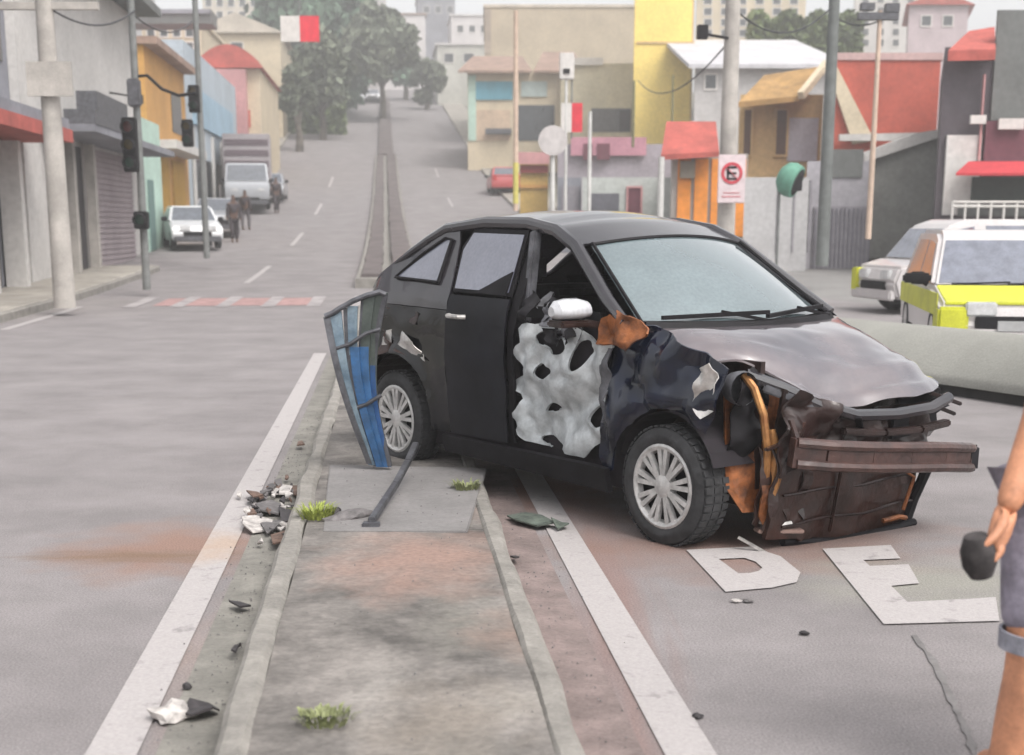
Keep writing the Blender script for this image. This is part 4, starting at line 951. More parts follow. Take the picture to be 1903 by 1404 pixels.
r, d = pole('traffic_light', 'grey traffic light post standing in front of the parked hatchback', 356, -40, 383, 460, 40, .09, .075, grey_pole)
signal(r, -.1, 3.6, 2); signal(r, -.32, 2.7, 2)
mb = MB(); mb.bar((0,-.0,6.9),(2.3,-.0,6.9),.07,.07); mb.build('arm', grey_pole, r)
# hanging red and white signs
def redwhite(label, px0, py0, px1, py1, Y, vert=False):
    a = at(px0, py1, Y); b = at(px1, py0, Y); r = thing('hanging_sign', label, 'sign', ((a.x+b.x)/2, Y, a.z)); w_ = (b.x-a.x)/2; h = b.z-a.z
    mb = MB(); mb.box((-w_,-.03,0),(w_*.0-.004,.03,h)); mb.build('white_panel', white_trim, r)
    mb = MB(); mb.box((w_*.0,-.03,0),(w_,.03,h)) ; mb.build('red_panel', mat('sign_red', (.62,.02,.04), .5, var=.15, scale=2), r)
    mb = MB(); mb.tube([(0,.05,-.2),(0,.05,h+1.2)], .03, 6); mb.build('hanger', grey_pole, r); return r
redwhite('white and red sign hanging above the left carriageway', 522, 30, 592, 78, 62)
redwhite('small white and red sign board among the right hand posts', 1042, 192, 1082, 246, 46)
r, d = pole('sign_post', 'thin peach coloured post with a yellow foot right of the avenue', 962, 20, 958, 372, 40, .07, .06, peach_pole)
mb = MB(); mb.lathe([(0,.08),(1.1,.08)], (0,0,-.1), (0,0,1), 12); mb.build('yellow_foot', wallm('post_yellow', (226,214,120)), r, smooth=True)
r, d = pole('sign_post', 'white post carrying a round blank disc', 1024, 262, 1026, 392, 34, .06, .05, white_post)
mb = MB(); mb.lathe([(0,.0001),(0,.34),(.03,.34),(.03,.0001)], (0,-.08,d.z), (0,-1,0), 28); mb.build('disc', wallm('disc_pale', (214,208,206)), r, smooth=True)
r, d = pole('sign_post', 'slim white post with a small round sign near the grey shop', 1100, 208, 1094, 392, 36, .05, .045, white_post)
r, d = pole('sign_post', 'slender post with a white signal box above the red sign', 1052, 130, 1050, 400, 46, .05, .045, white_post)
mb = MB(); mb.box((-.22,-.1,d.z-.3),(.24,.1,d.z+.5)); mb.build('white_box', white_trim, r, bevel=.03); mb = MB(); mb.box((-.1,-.14,d.z-.12),(.1,-.1,d.z+.02)); mb.build('dark_lens', trim, r)
r, d = pole('sign_post', 'pale post at the edge of the orange shutters', 1228, 292, 1226, 420, 38, .085, .08, white_post)
r, d = pole('utility_pole', 'tall grey concrete pole behind the roof of the wrecked car', 1368, -60, 1348, 432, 29, .19, .14, concrete_pole)
mb = MB(); mb.box((-.7,-.25,3.7),(-.5,.0,3.95)); mb.bar((-.6,-.1,3.8),(0,-.1,3.7),.05,.05); mb.build('lamp_bracket', trim, r)
# no-parking plate on that pole
a = at(1332, 378, 28.6); b_ = at(1386, 288, 28.6); r = thing('parking_sign', 'white plate with a crossed red ring on the grey concrete pole', 'sign', ((a.x+b_.x)/2, 28.6, a.z)); w_ = (b_.x-a.x)/2; h = b_.z-a.z
mb = MB(); mb.box((-w_,-.02,0),(w_,.02,h)); mb.build('plate', wallm('plate_pinkwhite', (240,222,224), .04), r, bevel=.015)
sr = mat('sign_ring_red', (.50,.05,.07), .5)
mb = MB(); rr_ = w_*.78; zc_ = h*.62
mb.lathe([(0,rr_*.72),(.012,rr_*.72),(.012,rr_),(0,rr_)], (0,-.02,zc_), (0,-1,0), 28); mb.build('ring', sr, r)
mb = MB()
mb.box((-.10,-.031,zc_-.13),(-.055,-.021,zc_+.13))
for z_ in (-.13,-.02,.09): mb.box((-.0549,-.031,zc_+z_),(.09,-.021,zc_+z_+.04))
mb.build('letter', trim, r)
mb = MB(); mb.bar((-rr_*.55,-.036,zc_+rr_*.55),(rr_*.55,-.036,zc_-rr_*.55),.008,.045,up=(0,1,0)); mb.build('slash', sr, r)
mb = MB(); mb.box((-w_*.7,-.026,h*.12),(w_*.7,-.021,h*.15)); mb.box((-w_*.6,-.026,h*.20),(w_*.6,-.021,h*.225)); mb.build('small_lines', wallm('pink_print', (220,150,155)), r)
r, d = pole('utility_pole', 'dark green grey pole left of the red wall', 1548, -60, 1528, 470, 33, .15, .12, mat('dark_pole', (.13,.14,.135), .7, var=.15, scale=3))
r, d = pole('lamp_post', 'thin peach lamp post in front of the red wall', 1650, 20, 1614, 420, 33, .07, .05, peach_pole)
mb = MB(); mb.box((-.5,-.1,d.z-.2),(.4,.1,d.z-.05)); mb.box((-.45,-.12,d.z-.0),(-.15,.1,d.z+.15)); mb.box((.1,-.12,d.z-.04),(.4,.1,d.z+.14)); mb.build('lamp_head', trim_grey, r)
r, d = pole('thin_post', 'thin dark rod standing on the yellow tower wall', 1250, 140, 1248, 250, 60, .05, .04, mat('olive_rod', (.16,.15,.07), .7))
r, d = pole('thin_post', 'dark rod at the corner between cream wall and yellow tower', 1178, 150, 1176, 260, 60, .06, .05, mat('olive_rod', (.16,.15,.07), .7))
# green telephone dome on a thin post
r, d = pole('telephone_booth', 'green dome telephone booth on a thin post by the pale wall', 1446, 340, 1442, 500, 35, .035, .035, grey_pole, cat='phone booth')
mb = MB(); prof = [(.0,.33),(.02,.39),(.2,.42),(.36,.37),(.48,.22),(.52,.0001)]
mb.lathe([(a_, b_) for a_, b_ in prof] , (.42,-.1,d.z+.0), (-1,.55,.45), 20); mb.build('dome', wallm('dome_green', (120,178,155), .1), r, smooth=True)
mb = MB(); mb.lathe([(0,.0001),(.0,.33)], (.41,-.095,d.z+.005), (1,-.55,-.45), 20); mb.build('dome_mouth', dark_open, r)
mb = MB(); mb.box((.2,-.25,d.z-.2),(.5,-.05,d.z+.15)); mb.build('telephone', trim, r, bevel=.01)
# overhead cables
wire_m = mat('wire_black', (.04,.04,.045), .8)
for i, (p0, p1, s_, lb) in enumerate((((1368,20,29),(1548,10,33),.5,'upper cable strung between the two tall right poles'),((1368,60,29),(1185,150,60),.8,'cable sloping from the concrete pole across the yellow tower'),
        ((84,10,24.6),(250,20,30),.3,'cable running from the thick left pole to the first traffic light post'),((250,30,30),(356,40,40),.3,'cable between the two traffic light posts'),((1548,30,33),(1650,30,33),.2,'cable from the dark pole to the lamp post'))):
    a, b_ = at(*p0), at(*p1); c = (a+b_)/2; r = thing('cable', lb, 'cable', c)
    mb = MB(); mb.tube([a.lerp(b_, t/12)-c-Vector((0,0,s_*4*(t/12)*(1-t/12))) for t in range(13)], .018, 5); mb.build('wire', wire_m, r)

# ------------------------------------------------------------------ vehicles
def vehicle(name, label, cat, loc, rz, L_, Wid, prof_low, prof_cab, wheels_x, rw, paintm, glassm, winds, zf=0, group=None, shrink=.16, lampm=None, far=False):
    """x forward; prof_low/prof_cab = side outlines (x,z); winds = side window outlines"""
    r = thing(name, label, cat, loc, rz, group); w_ = Wid/2
    zb = max(z for x, z in prof_low); zt = max(z for x, z in prof_cab); z0 = min(z for x, z in prof_cab)
    def yw(z): return w_ - shrink*max(0, (z-z0)/(zt-z0)) if z > z0 else w_ - .03*max(0, (.45-z)/.3)
    def pr(nm, ol, m, inset=0, bev=.05):
        n = len(ol); vs = [(x, -yw(z)+inset, z) for x, z in ol] + [(x, yw(z)-inset, z) for x, z in ol]
        mb = MB(); mb.add(vs, [tuple(range(n)), tuple(range(2*n-1, n-1, -1))] + [(i, n+i, n+(i+1)%n, (i+1)%n) for i in range(n)]); return mb.build(nm, m, r, smooth=True, bevel=bev)
    pr('body', prof_low, paintm); pr('cabin', prof_cab, paintm, .02)
    for sg in (-1, 1):
        for wo_ in winds:
            mb = MB(); vs = [(x, sg*(yw(z)-.02+.006), z) for x, z in wo_]; vs2 = [(x, sg*(yw(z)-.06), z) for x, z in wo_]; n = len(wo_)
            mb.add(vs+vs2, [tuple(range(n)), tuple(range(2*n-1,n-1,-1))]+[(i,(i+1)%n,n+(i+1)%n,n+i) for i in range(n)]); mb.build('side_window', glassm, r)
        mb = MB(); xm = prof_cab[0][0]-.35; mb.box((xm-.06, sg*w_, z0+.02),(xm+.06, sg*(w_+.2), z0+.17)); mb.build('mirror', trim, r, bevel=.03)
        xf = max(x for x, z in prof_low); zl = .72*zb if not zf else zf
        mb = MB(); mb.box((xf-.16, sg*(w_-.42)-.14, zl-.09),(xf+.012, sg*(w_-.42)+.2, zl+.07)); mb.build('headlight', lampm or mat('lamp_lens', (.55,.55,.55), .15, coat=.5), r, bevel=.02)
        xr = min(x for x, z in prof_low); mb = MB(); mb.box((xr-.012, sg*(w_-.2)-.12, zl),(xr+.12, sg*(w_-.2)+.12, zl+.3)); mb.build('tail_lamp', mat('tail_red', (.4,.02,.02), .3), r, bevel=.02)
        for wx in wheels_x:
            wheel(r, wx, sg*(w_-.10), rw, sg, r=rw, wd=.2, simple=True, rr=rw*.64)
    # windscreen: proud of the sloping cab front
    (xa, za), (xb, zb_) = prof_cab[0], prof_cab[1]; n_ = Vector((zb_-za, 0, xa-xb)).normalized()*.008
    p = [Vector((xa,-yw(za)+.1,za)).lerp(Vector((xb,-yw(zb_)+.1,zb_)), t) for t in (.08,.92)] + [Vector((xa,yw(za)-.1,za)).lerp(Vector((xb,yw(zb_)-.1,zb_)), t) for t in (.92,.08)]
    mb = MB(); mb.poly_prism([q+n_ for q in p], -n_*3); mb.build('windscreen', glassm, r)
    (xa, za), (xb, zb_) = prof_cab[-1], prof_cab[-2]; n_ = Vector((za-zb_, 0, xb-xa)).normalized()*.008
    if n_.x > 0: n_ = -n_
    p = [Vector((xa,-yw(za)+.12,za)).lerp(Vector((xb,-yw(zb_)+.12,zb_)), t) for t in (.2,.88)] + [Vector((xa,yw(za)-.12,za)).lerp(Vector((xb,yw(zb_)-.12,zb_)), t) for t in (.88,.2)]
    mb = MB(); mb.poly_prism([q+n_ for q in p], -n_*3); mb.build('rear_window', glassm, r)
    xf = max(x for x, z in prof_low)
    mb = MB(); mb.box((xf-.05,-w_*.55,.42),(xf+.015,w_*.55,.56)); mb.build('grille', trim, r, bevel=.01)
    mb = MB(); mb.box((xf-.08,-w_+.06,.24),(xf+.05,w_-.06,.42)); mb.build('bumper', trim_grey if far else paintm, r, bevel=.03)
    return r
hatch_low = [(1.95,.28),(2.0,.55),(1.9,.74),(1.05,.93),(-1.85,.95),(-1.95,.6),(-1.9,.28)]
hatch_cab = [(1.02,.90),(.35,1.42),(-1.35,1.46),(-1.88,.92)]
hatch_win = [[(.72,.95),(.30,1.34),(-.25,1.36),(-.25,.95)],[(-.33,.95),(-.33,1.36),(-1.15,1.37),(-1.45,.95)]]
white_car = mat('car_white', (.62,.62,.63), .35, var=.04, coat=.5); grey_glass = mat('car_glass_grey', (.10,.11,.13), .12, var=.2, coat=.8)
silver_car = mat('car_silver', (.36,.37,.39), .35, var=.04, coat=.5, metal=.3); red_car = mat('car_red', (.40,.06,.06), .35, var=.06, coat=.5); dark_car = mat('car_dark', (.05,.05,.055), .35, coat=.5)
ROT = math.atan2(U.y, U.x)
def park(px, Y, label, m, rz, low=hatch_low, cab=hatch_cab, win=hatch_win, L_=3.9, Wd_=1.7, wx=(1.25,-1.25), rw=.3, name='parked_car', cat='car', group='cars parked along the avenue', **k):
    x = X_(px, Y, HXY(0, Y)); return vehicle(name, label, cat, (x, Y, HXY(x, Y)+.002), rz, L_, Wd_, low, cab, wx, rw, m, grey_glass, win, group=group, far=True, **k)
park(356, 50, 'white hatchback parked facing the camera behind the traffic light post', white_car, ROT+math.pi+R(14))
park(404, 57, 'silver hatchback parked just behind the white one', silver_car, ROT+math.pi+R(6))
park(502, 78, 'pale grey car parked behind the box truck', silver_car, ROT+math.pi)
park(664, 168, 'white car at the top of the avenue on the left', white_car, ROT+math.pi)
park(692, 171, 'second white car at the top of the avenue beside the median', white_car, ROT+math.pi)
park(935, 84, 'red car parked at the right kerb below the teal sign', red_car, ROT)
# box truck
tl = [(3.1,.45),(3.15,1.0),(3.05,1.30),(-3.1,1.30),(-3.1,.55)]; tc = [(3.05,1.28),(2.75,2.15),(1.5,2.2),(1.5,1.28)]
x = X_(462, 72, 3); r = vehicle('box_truck', 'white box truck with dark windscreen parked facing down the avenue', 'truck', (x, 72, HXY(x, 72)), ROT+math.pi+R(4), 6.2, 2.1, tl, tc, (2.1,-2.0), .42, silver_car, grey_glass, [[(2.75,1.45),(2.6,2.0),(1.9,2.0),(1.9,1.45)]], far=True, shrink=.08)
mb = MB(); mb.box((-3.2,-1.15,1.31),(1.4,1.15,3.6)); mb.build('cargo_box', wallm('truck_box', (172,164,166), .08), r, bevel=.04)
for z in (1.55, 2.05, 2.55, 3.05): 
    mb = MB(); mb.box((1.39,-1.05,z),(1.43,1.05,z+.28)); mb.build('dark_stripe', wallm('stripe_mauve', (108,94,100)), r)
# traffic service van on the right, yellow band along its side
van_low = [(2.05,.26),(2.15,.55),(2.05,.82),(1.62,.94),(-2.05,.96),(-2.12,.6),(-2.08,.26)]
van_cab = [(1.58,.92),(1.12,1.52),(.75,1.64),(-1.95,1.64),(-2.06,.94)]
van_win = [[(1.34,.98),(1.04,1.44),(.62,1.52),(.62,.98)],[(.40,.98),(.40,1.53),(-1.85,1.53),(-1.92,.98)]]
vy = 26; vx = 8.6; van_white = mat('van_white', (.50,.47,.465), .35, var=.04, coat=.5); van_glass = mat('van_glass', (.14,.15,.19), .12, var=.15, coat=.8)
yel = mat('hi_vis_yellow', (.52,.53,.03), .5, var=.10, scale=3)
van = vehicle('white_van', 'white van with a small yellow front corner standing behind the yellow bonneted car', 'van', (vx, vy, HXY(vx, vy)), math.pi+R(11), 4.2, 1.72, van_low, van_cab, (1.35,-1.35), .32, van_white, van_glass, van_win)
mb = MB(); mb.box((1.98,-.86,.36),(2.175,-.62,.78)); mb.build('yellow_corner', yel, van, bevel=.02)
mb = MB(); mb.box((.50,.863,.31),(.515,.868,.95)); mb.box((.56,.86,.86),(.70,.885,.89)); mb.build('door_handle', trim, van)
panel('open_window', [(1.26,.99),(1.02,1.42),(.66,1.49),(.66,.99)], lambda a, b: (a, .852-.16*max(0,(b-.92)/.72), b), wallm('van_red_dark', (112,50,60)), van, step=.2)
# the nearer car with the yellow bonnet, cut by the frame
fl = [(1.95,.26),(2.02,.50),(1.95,.70),(1.05,.86),(-1.9,.90),(-2.0,.55),(-1.95,.26)]; fc = [(1.02,.84),(.42,1.42),(.1,1.50),(-1.5,1.50),(-1.95,.88)]
fw = [[(.74,.90),(.34,1.34),(-.25,1.38),(-.25,.90)],[(-.33,.90),(-.33,1.38),(-1.25,1.38),(-1.6,.90)]]
fr = vehicle('service_car', 'white service car with a bright yellow bonnet and black mirror behind the concrete bank', 'car', (5.98, 17.75, 0), math.atan2(-math.cos(R(9)), -math.sin(R(9))), 4.0, 1.74, fl, fc, (1.3,-1.3), .31, van_white, van_glass, fw)
mb = MB(); mb.add([(1.93,-.80,.712),(1.08,-.80,.866),(1.08,.80,.866),(1.93,.80,.712),(1.93,-.80,.68),(1.08,-.80,.84),(1.08,.80,.84),(1.93,.80,.68)], [(0,1,2,3),(4,7,6,5),(0,4,5,1),(1,5,6,2),(2,6,7,3),(3,7,4,0)]); mb.build('bonnet', yel, fr, bevel=.008)
for sg in (-1, 1):
    mb = MB(); mb.box((-1.9, sg*.872-.006, .55),(1.80, sg*.872+.006, .80)); mb.build('yellow_band', yel, fr)
    mb = MB(); mb.box((1.60, sg*.72-.17, .36),(2.035, sg*.72+.17, .66)); mb.build('yellow_corner', yel, fr, bevel=.03)
    mb = MB(); mb.box((.66, sg*1.0-.15, .88),(.84, sg*1.0+.17, .995)); mb.bar((.75, sg*.84,.84),(.75,sg*.98,.93),.06,.05); mb.build('mirror', trim, fr, bevel=.025)
mb = MB(); mb.box((1.99,-.24,.40),(2.075,.24,.51)); mb.build('number_plate', wallm('plate_grey', (190,190,190)), fr)
for y0, y1 in ((-.62,.05),(.02,.66)):
    mb = MB(); mb.bar((1.03,y0,.875),(1.00,y1,.90),.025,.02); mb.build('wiper', trim, fr)
# pedestrians beside the truck
def build_person(name, label, loc, rz, pose, cloth, scale=1, group=None):
    """one continuous skinned body; pose = dict of joints, cloth = list of (part name, joints chain, radii, material)"""
    r = thing(name, label, 'person', loc, rz, group)
    def skinm(nm, verts, edges, rad, m, sub=2, root=0):
        me = bpy.data.meshes.new(nm); me.from_pydata([Vector(v)*scale for v in verts], edges, []); me.update()
        o = link(nm, me); 
        md = o.modifiers.new('s', 'SKIN'); sk = me.skin_vertices[0].data
        for i, q in enumerate(rad): sk[i].radius = ((q[0]*scale, q[1]*scale) if isinstance(q, tuple) else (q*scale, q*scale))
        sk[root].use_root = True
        md2 = o.modifiers.new('u', 'SUBSURF'); md2.levels = sub; md2.render_levels = sub
        dg = bpy.context.evaluated_depsgraph_get(); ev = o.evaluated_get(dg); me2 = bpy.data.meshes.new_from_object(ev)
        o.modifiers.clear(); o.data = me2; me2.materials.clear(); me2.materials.append(m)
        for p in me2.polygons: p.use_smooth = True
        o.parent = r; return o
    return r, skinm
skin_m = mat('skin_tan', (.52,.235,.13), .55, var=.14, scale=10, bump=.15, bscale=60)
hair_m = mat('hair_black', (.02,.016,.014), .7)
J = {'pelvis':(0,0,.93),'waist':(0,0,1.08),'chest':(0,0,1.30),'neck':(0,0,1.46),'chin':(0,-.02,1.54),'head':(0,-.01,1.66)}
def simple_ped(label, px, Y, mtop, mleg, rz=0, k=1.0, st=.12):
    x = X_(px, Y, HXY(0, Y)); r, sk = build_person('person', label, (x, Y, HXY(x, Y)), rz, None, None, k)
    V_ = [(0,0,.95),(0,0,1.15),(0,0,1.36),(0,0,1.47),(0,-.01,1.60),(0,-.01,1.70),(.09,0,.88),(.10,st,.48),(.10,st*.9,.07),(.10,st*.9-.12,.03),(-.09,0,.88),(-.10,-st,.48),(-.10,-st*.8,.07),(-.10,-st*.8-.12,.03),
          (.19,0,1.38),(.24,.05,1.12),(.25,-.02,.88),(.25,-.04,.80),(-.19,0,1.38),(-.24,-.03,1.12),(-.25,-.08,.88),(-.25,-.1,.80)]
    E_ = [(0,1),(1,2),(2,3),(3,4),(4,5),(0,6),(6,7),(7,8),(8,9),(0,10),(10,11),(11,12),(12,13),(2,14),(14,15),(15,16),(16,17),(2,18),(18,19),(19,20),(20,21)]
    Rr = [.15,.13,.15,.06,.09,.07,.09,.065,.045,.04,.09,.065,.045,.04,.06,.045,.035,.03,.06,.045,.035,.03]
    sk('body', V_, E_, Rr, mat('skin_brown', (.10,.055,.04), .7), 1)
    sk('shirt', [(0,0,1.0),(0,0,1.18),(0,0,1.37),(.19,0,1.37),(.245,.0,.86),(-.19,0,1.37),(-.25,-.05,.86)], [(0,1),(1,2),(2,3),(3,4),(2,5),(5,6)], [.165,.155,.17,.08,.07,.08,.07], mtop, 1)
    sk('hair', [(0,.02,1.66),(0,.02,1.72)], [(0,1)], [.09,.08], hair_m, 1)
    sk('trousers', [(0,0,.96),(.09,0,.86),(.10,st,.48),(.10,st*.9,.12),(-.09,0,.86),(-.10,-st,.48),(-.10,-st*.8,.12)], [(0,1),(1,2),(2,3),(0,4),(4,5),(5,6)], [.165,.11,.085,.07,.11,.085,.07], mleg, 1)
    return r
dkc = wallm('cloth_dark', (70,62,66)); simple_ped('person in dark clothes standing at the road side of the parked hatchbacks', 436, 53, dkc, dkc, R(20))
simple_ped('person in dark clothes walking in the lane in front of the truck', 457, 60, dkc, wallm('cloth_grey', (110,104,108)), R(160), .95)
simple_ped('person in dark clothes crossing near the pale grey car', 514, 70, dkc, dkc, R(200), 1.0, .2)

# ------------------------------------------------------------------ bent blue panel leaning on the median by the rear wheel
py_ = 8.28
base = at(705, 868, py_); r = thing('bent_barrier', 'crushed blue and grey slatted barrier panel leaning by the rear wheel', 'barrier', base); o_ = Vector(base)
top = [(607,590),(630,574),(655,560),(682,549),(705,543),(716,548)]
botp = [(686,862),(694,866),(703,868),(712,868),(720,868),(724,866)]
blue = mat('panel_blue', (.022,.085,.20), .45, var=.25, scale=8, coat=.2); pale_b = mat('panel_pale_blue', (.17,.225,.265), .5, var=.25, scale=8, col2=(.07,.11,.15)); greyg = mat('panel_grey_green', (.07,.085,.075), .55, var=.3, scale=8, col2=(.04,.05,.045)); steel = mat('dark_steel', (.09,.09,.10), .5, metal=.4, var=.3, scale=9)
def slat(i, f0, f1, m, dy=0, wt=.035, wb=.02, t0=0, t1=1, name='slat'):
    """curved board from the top edge (fraction f0) to the bottom point (fraction f1)"""
    def q(tab, f):
        k = f*(len(tab)-1); a = int(min(k, len(tab)-2)); u = k-a; return (tab[a][0]*(1-u)+tab[a+1][0]*u, tab[a][1]*(1-u)+tab[a+1][1]*u)
    A, B = q(top, f0), q(botp, f1); vs = []; n = 10
    for k in range(n+1):
        t = t0+(t1-t0)*k/n; bow = -(9+17*f0)*math.sin(math.pi*min(1,t*1.02))
        p = at(A[0]*(1-t)+B[0]*t+bow, A[1]*(1-t)+B[1]*t, py_ + dy + .10*math.sin(math.pi*t)*(f0-.5)) - o_
        w_ = wt*(1-t)+wb*t
        vs += [p+Vector((-w_,-.010,.0)), p+Vector((w_,-.010-.01*f0,.0)), p+Vector((w_,.012,.0)), p+Vector((-w_,.012,.0))]
    fs = [(k*4+j, k*4+(j+1)%4, k*4+4+(j+1)%4, k*4+4+j) for k in range(n) for j in range(4)] + [(3,2,1,0), tuple(n*4+j for j in range(4))]
    mb = MB(); mb.add(vs, fs); return mb.build(name, m, r, smooth=True)
slat(0, .0, .0, steel, -.01, .020, .016, name='edge_bar')
slat(1, .14, .12, pale_b, .0, .034, .02); slat(1, .30, .26, steel, .01, .016, .010, t0=.02)
slat(2, .40, .36, pale_b, .0, .030, .014, t0=.03, t1=.55); slat(2, .42, .45, blue, -.012, .030, .020, t0=.28)
slat(3, .55, .55, steel, .012, .014, .010); slat(3, .64, .66, greyg, .0, .032, .012, t1=.5); slat(3, .60, .66, blue, -.006, .032, .020, t0=.30)
slat(4, .76, .78, steel, .012, .018, .010); slat(4, .86, .86, greyg, .0, .040, .014, t1=.62); slat(4, .82, .88, mat('panel_deep_blue', (.02,.07,.19), .45), -.004, .026, .018, t0=.42)
slat(5, 1.0, 1.0, steel, -.012, .016, .014, t0=.0, name='edge_bar')
mb = MB(); mb.tube([at(x, y, py_-.02)-o_ for x, y in [(603,588),(618,582)]+top[1:]], .016, 8); mb.build('top_rail', steel, r, smooth=True)
mb = MB(); mb.tube([at(x, y, py_-.03)-o_ for x, y in [(618,650),(650,640),(680,620),(706,612)]], .012, 8); mb.build('cross_rail', steel, r, smooth=True)
mb = MB(); mb.tube([at(x, y, py_-.03)-o_ for x, y in [(650,762),(680,752),(708,735)]], .012, 8); mb.build('cross_rail', steel, r, smooth=True)
# bent leg lying across the slab
a = at(772, 826, 8.0); c = gnd(690, 968, .15); m_ = gnd(735, 900, .19)
base = Vector((c.x, c.y, .13)); r2 = thing('bent_post', 'bent dark steel post lying against the rear wheel', 'post', base)
mb = MB(); pts = [a, a.lerp(m_,.5)+Vector((.01,0,.01)), m_, c]
for p, q in zip(pts, pts[1:]): mb.bar(p-base, q-base, .035, .03)
mb.build('shaft', steel, r2, bevel=.004)
mb = MB(); mb.box((-.045,-.03,-.012),(.04,.03,.012)); mb.build('foot_plate', steel, r2, bevel=.004)

# ------------------------------------------------------------------ debris
def chunk(name, label, px, py, z, size, m, seed, cat='debris', flat=.4, group=None, n=2):
    p = gnd(px, py, z); rnd = random.Random(seed); bm = bmesh.new(); bmesh.ops.create_icosphere(bm, subdivisions=n, radius=1)
    for v in bm.verts:
        d = v.co.copy(); k = 1 + .45*noise.noise(d*1.3+Vector((seed,0,0))) + .25*noise.noise(d*3.1+Vector((0,seed,0)))
        v.co = Vector((d.x*size[0]*k, d.y*size[1]*k, max(-.25*size[0]*flat, d.z*size[2]*k)))
    me = bpy.data.meshes.new(name); bm.to_mesh(me); bm.free(); me.materials.append(m)
    o = link(name, me); o.location = (p.x, p.y, z + .2*size[0]*flat); o.rotation_euler = (0,0,rnd.uniform(0,3)); return tag(o, label, cat, group)
def shard(name, label, pts, z, m, th=.012, lift=0, cat='debris', group=None, curl=.0):
    P_ = [gnd(x, y, z) for x, y in pts]; c = sum(P_, Vector())/len(P_); n = len(P_); rnd = random.Random(int(pts[0][0]*7+pts[0][1]))
    mb = MB(); P2_ = [q-c+Vector((0,0,.004+lift*rnd.random()+curl*abs(i-n/2)/n)) for i, q in enumerate(P_)]
    ct = sum(P2_, Vector())/n + Vector((0,0,th*1.15)); vs = P2_ + [q+Vector((0,0,th)) for q in P2_] + [ct]
    fs = [tuple(range(n-1,-1,-1))] + [(n+i, n+(i+1)%n, 2*n) for i in range(n)] + [(i,(i+1)%n,n+(i+1)%n,n+i) for i in range(n)]
    mb.add(vs, fs); o = mb.build(name, m); o.location = c; return tag(o, label, cat, group)
grey_pl = mat('debris_grey', (.12,.11,.11), .7, var=.3, scale=20); pale_pl = mat('debris_pale', (.42,.39,.37), .7, var=.25, scale=20); dk_pl = mat('debris_dark', (.035,.03,.032), .7, var=.3, scale=20); br_pl = mat('debris_brown', (.13,.08,.06), .8, var=.3, scale=20)
gd = 'broken car pieces beside the left kerb'
items = [([(450,975),(475,968),(512,975),(508,992),(468,1000),(446,990)], pale_pl,'curved pale plastic shard lowest in the pile by the kerb'),
 ([(470,944),(505,936),(530,948),(520,965),(482,966)], grey_pl,'grey shard in the middle of the pile by the kerb'),
 ([(488,908),(520,902),(548,915),(540,932),(505,930)], pale_pl,'pale shard at the upper end of the pile by the kerb'),
 ([(455,925),(478,918),(492,930),(470,942)], br_pl,'brown shard left of the pale pieces by the kerb'),
 ([(515,950),(548,940),(560,955),(540,985),(520,990)], dk_pl,'dark angular shard against the left kerb'),
 ([(500,1000),(540,990),(530,1020),(505,1035)], br_pl,'long brown shard along the left kerb'),
 ([(536,905),(575,912),(566,930),(545,930)], br_pl,'brown shard nearest the grass tuft'),
 ([(480,985),(520,968),(530,978),(495,1008)], grey_pl,'slim grey shard over the curved pale one'),
 ([(422,1130),(446,1126),(470,1136),(446,1146)], dk_pl,'thin black strip on the left gutter below the pile'),
 ([(428,1232),(436,1212),(450,1198),(448,1216),(438,1236)], dk_pl,'small black hook shaped piece near the kerb end'),
 ([(330,1335),(350,1318),(392,1312),(414,1326),(400,1342),(352,1352)], dk_pl,'crumpled black piece at the bottom of the left gutter'),
 ([(934,962),(975,955),(1010,966),(1040,985),(1000,992),(950,978)], mat('debris_green', (.10,.12,.10), .7, var=.3, scale=20),'greenish flat shard right of the median'),
 ([(1020,980),(1045,975),(1060,985),(1035,992)], mat('debris_green', (.10,.12,.10), .7),'little greenish splinter touching the right edge line'),
 ([(946,1040),(958,1036),(966,1050),(956,1056)], dk_pl,'small black chip right of the right kerb')]
for pts, m, lb in items:
    mx_, my_ = sum(p[0] for p in pts)/len(pts), sum(p[1] for p in pts)/len(pts)
    pts = [(mx_+(p[0]-mx_)*.85, my_+(p[1]-my_)*.7) for p in pts]
    shard('debris_shard', lb, pts, .006, m, .008, .035, group=None, curl=.02)
rnd = random.Random(9)
for k in range(46):
    px_, pyy = rnd.gauss(512, 32), rnd.gauss(950, 40); s_ = rnd.uniform(3, 10)
    pts = [(px_+s_*math.cos(a)*rnd.uniform(.6,1.5), pyy+s_*.6*math.sin(a)*rnd.uniform(.6,1.3)) for a in [2*math.pi*i/5 for i in range(5)]]
    shard('debris_chip', 'small plastic chip in the scatter beside the left kerb', pts, .006+.01*rnd.random(), (grey_pl, pale_pl, br_pl, dk_pl)[k % 4], .01, .03, group='small chips scattered beside the left kerb')
chunk('rubble_lump', 'pale concrete lump beside the crumpled black piece', 322, 1332, .01, (.075,.06,.045), pale_pl, 3)
chunk('rubble_lump', 'tiny dark lump above the crumpled black piece', 347, 1278, .01, (.02,.018,.015), dk_pl, 5)
chunk('rubble_lump', 'dark torn lump at the foot of the bent post', 648, 962, .125, (.13,.05,.03), grey_pl, 8)
chunk('rubble_lump', 'small black lump beside the foot of the bent post', 622, 952, .125, (.06,.03,.02), dk_pl, 9)
for k, (x, y, m) in enumerate(((1495,1178,dk_pl),(1368,1118,pale_pl),(1296,1332,dk_pl),(1390,1118,grey_pl))):
    chunk('road_pebble', ('black pebble on the open road right of the edge line','white pebble below the first painted letter','black pebble beside the lower end of the right edge line','grey pebble next to the white one')[k], x, y, .006, (.022,.018,.010), m, 20+k)
rnd = random.Random(33); vs = []; fs = []
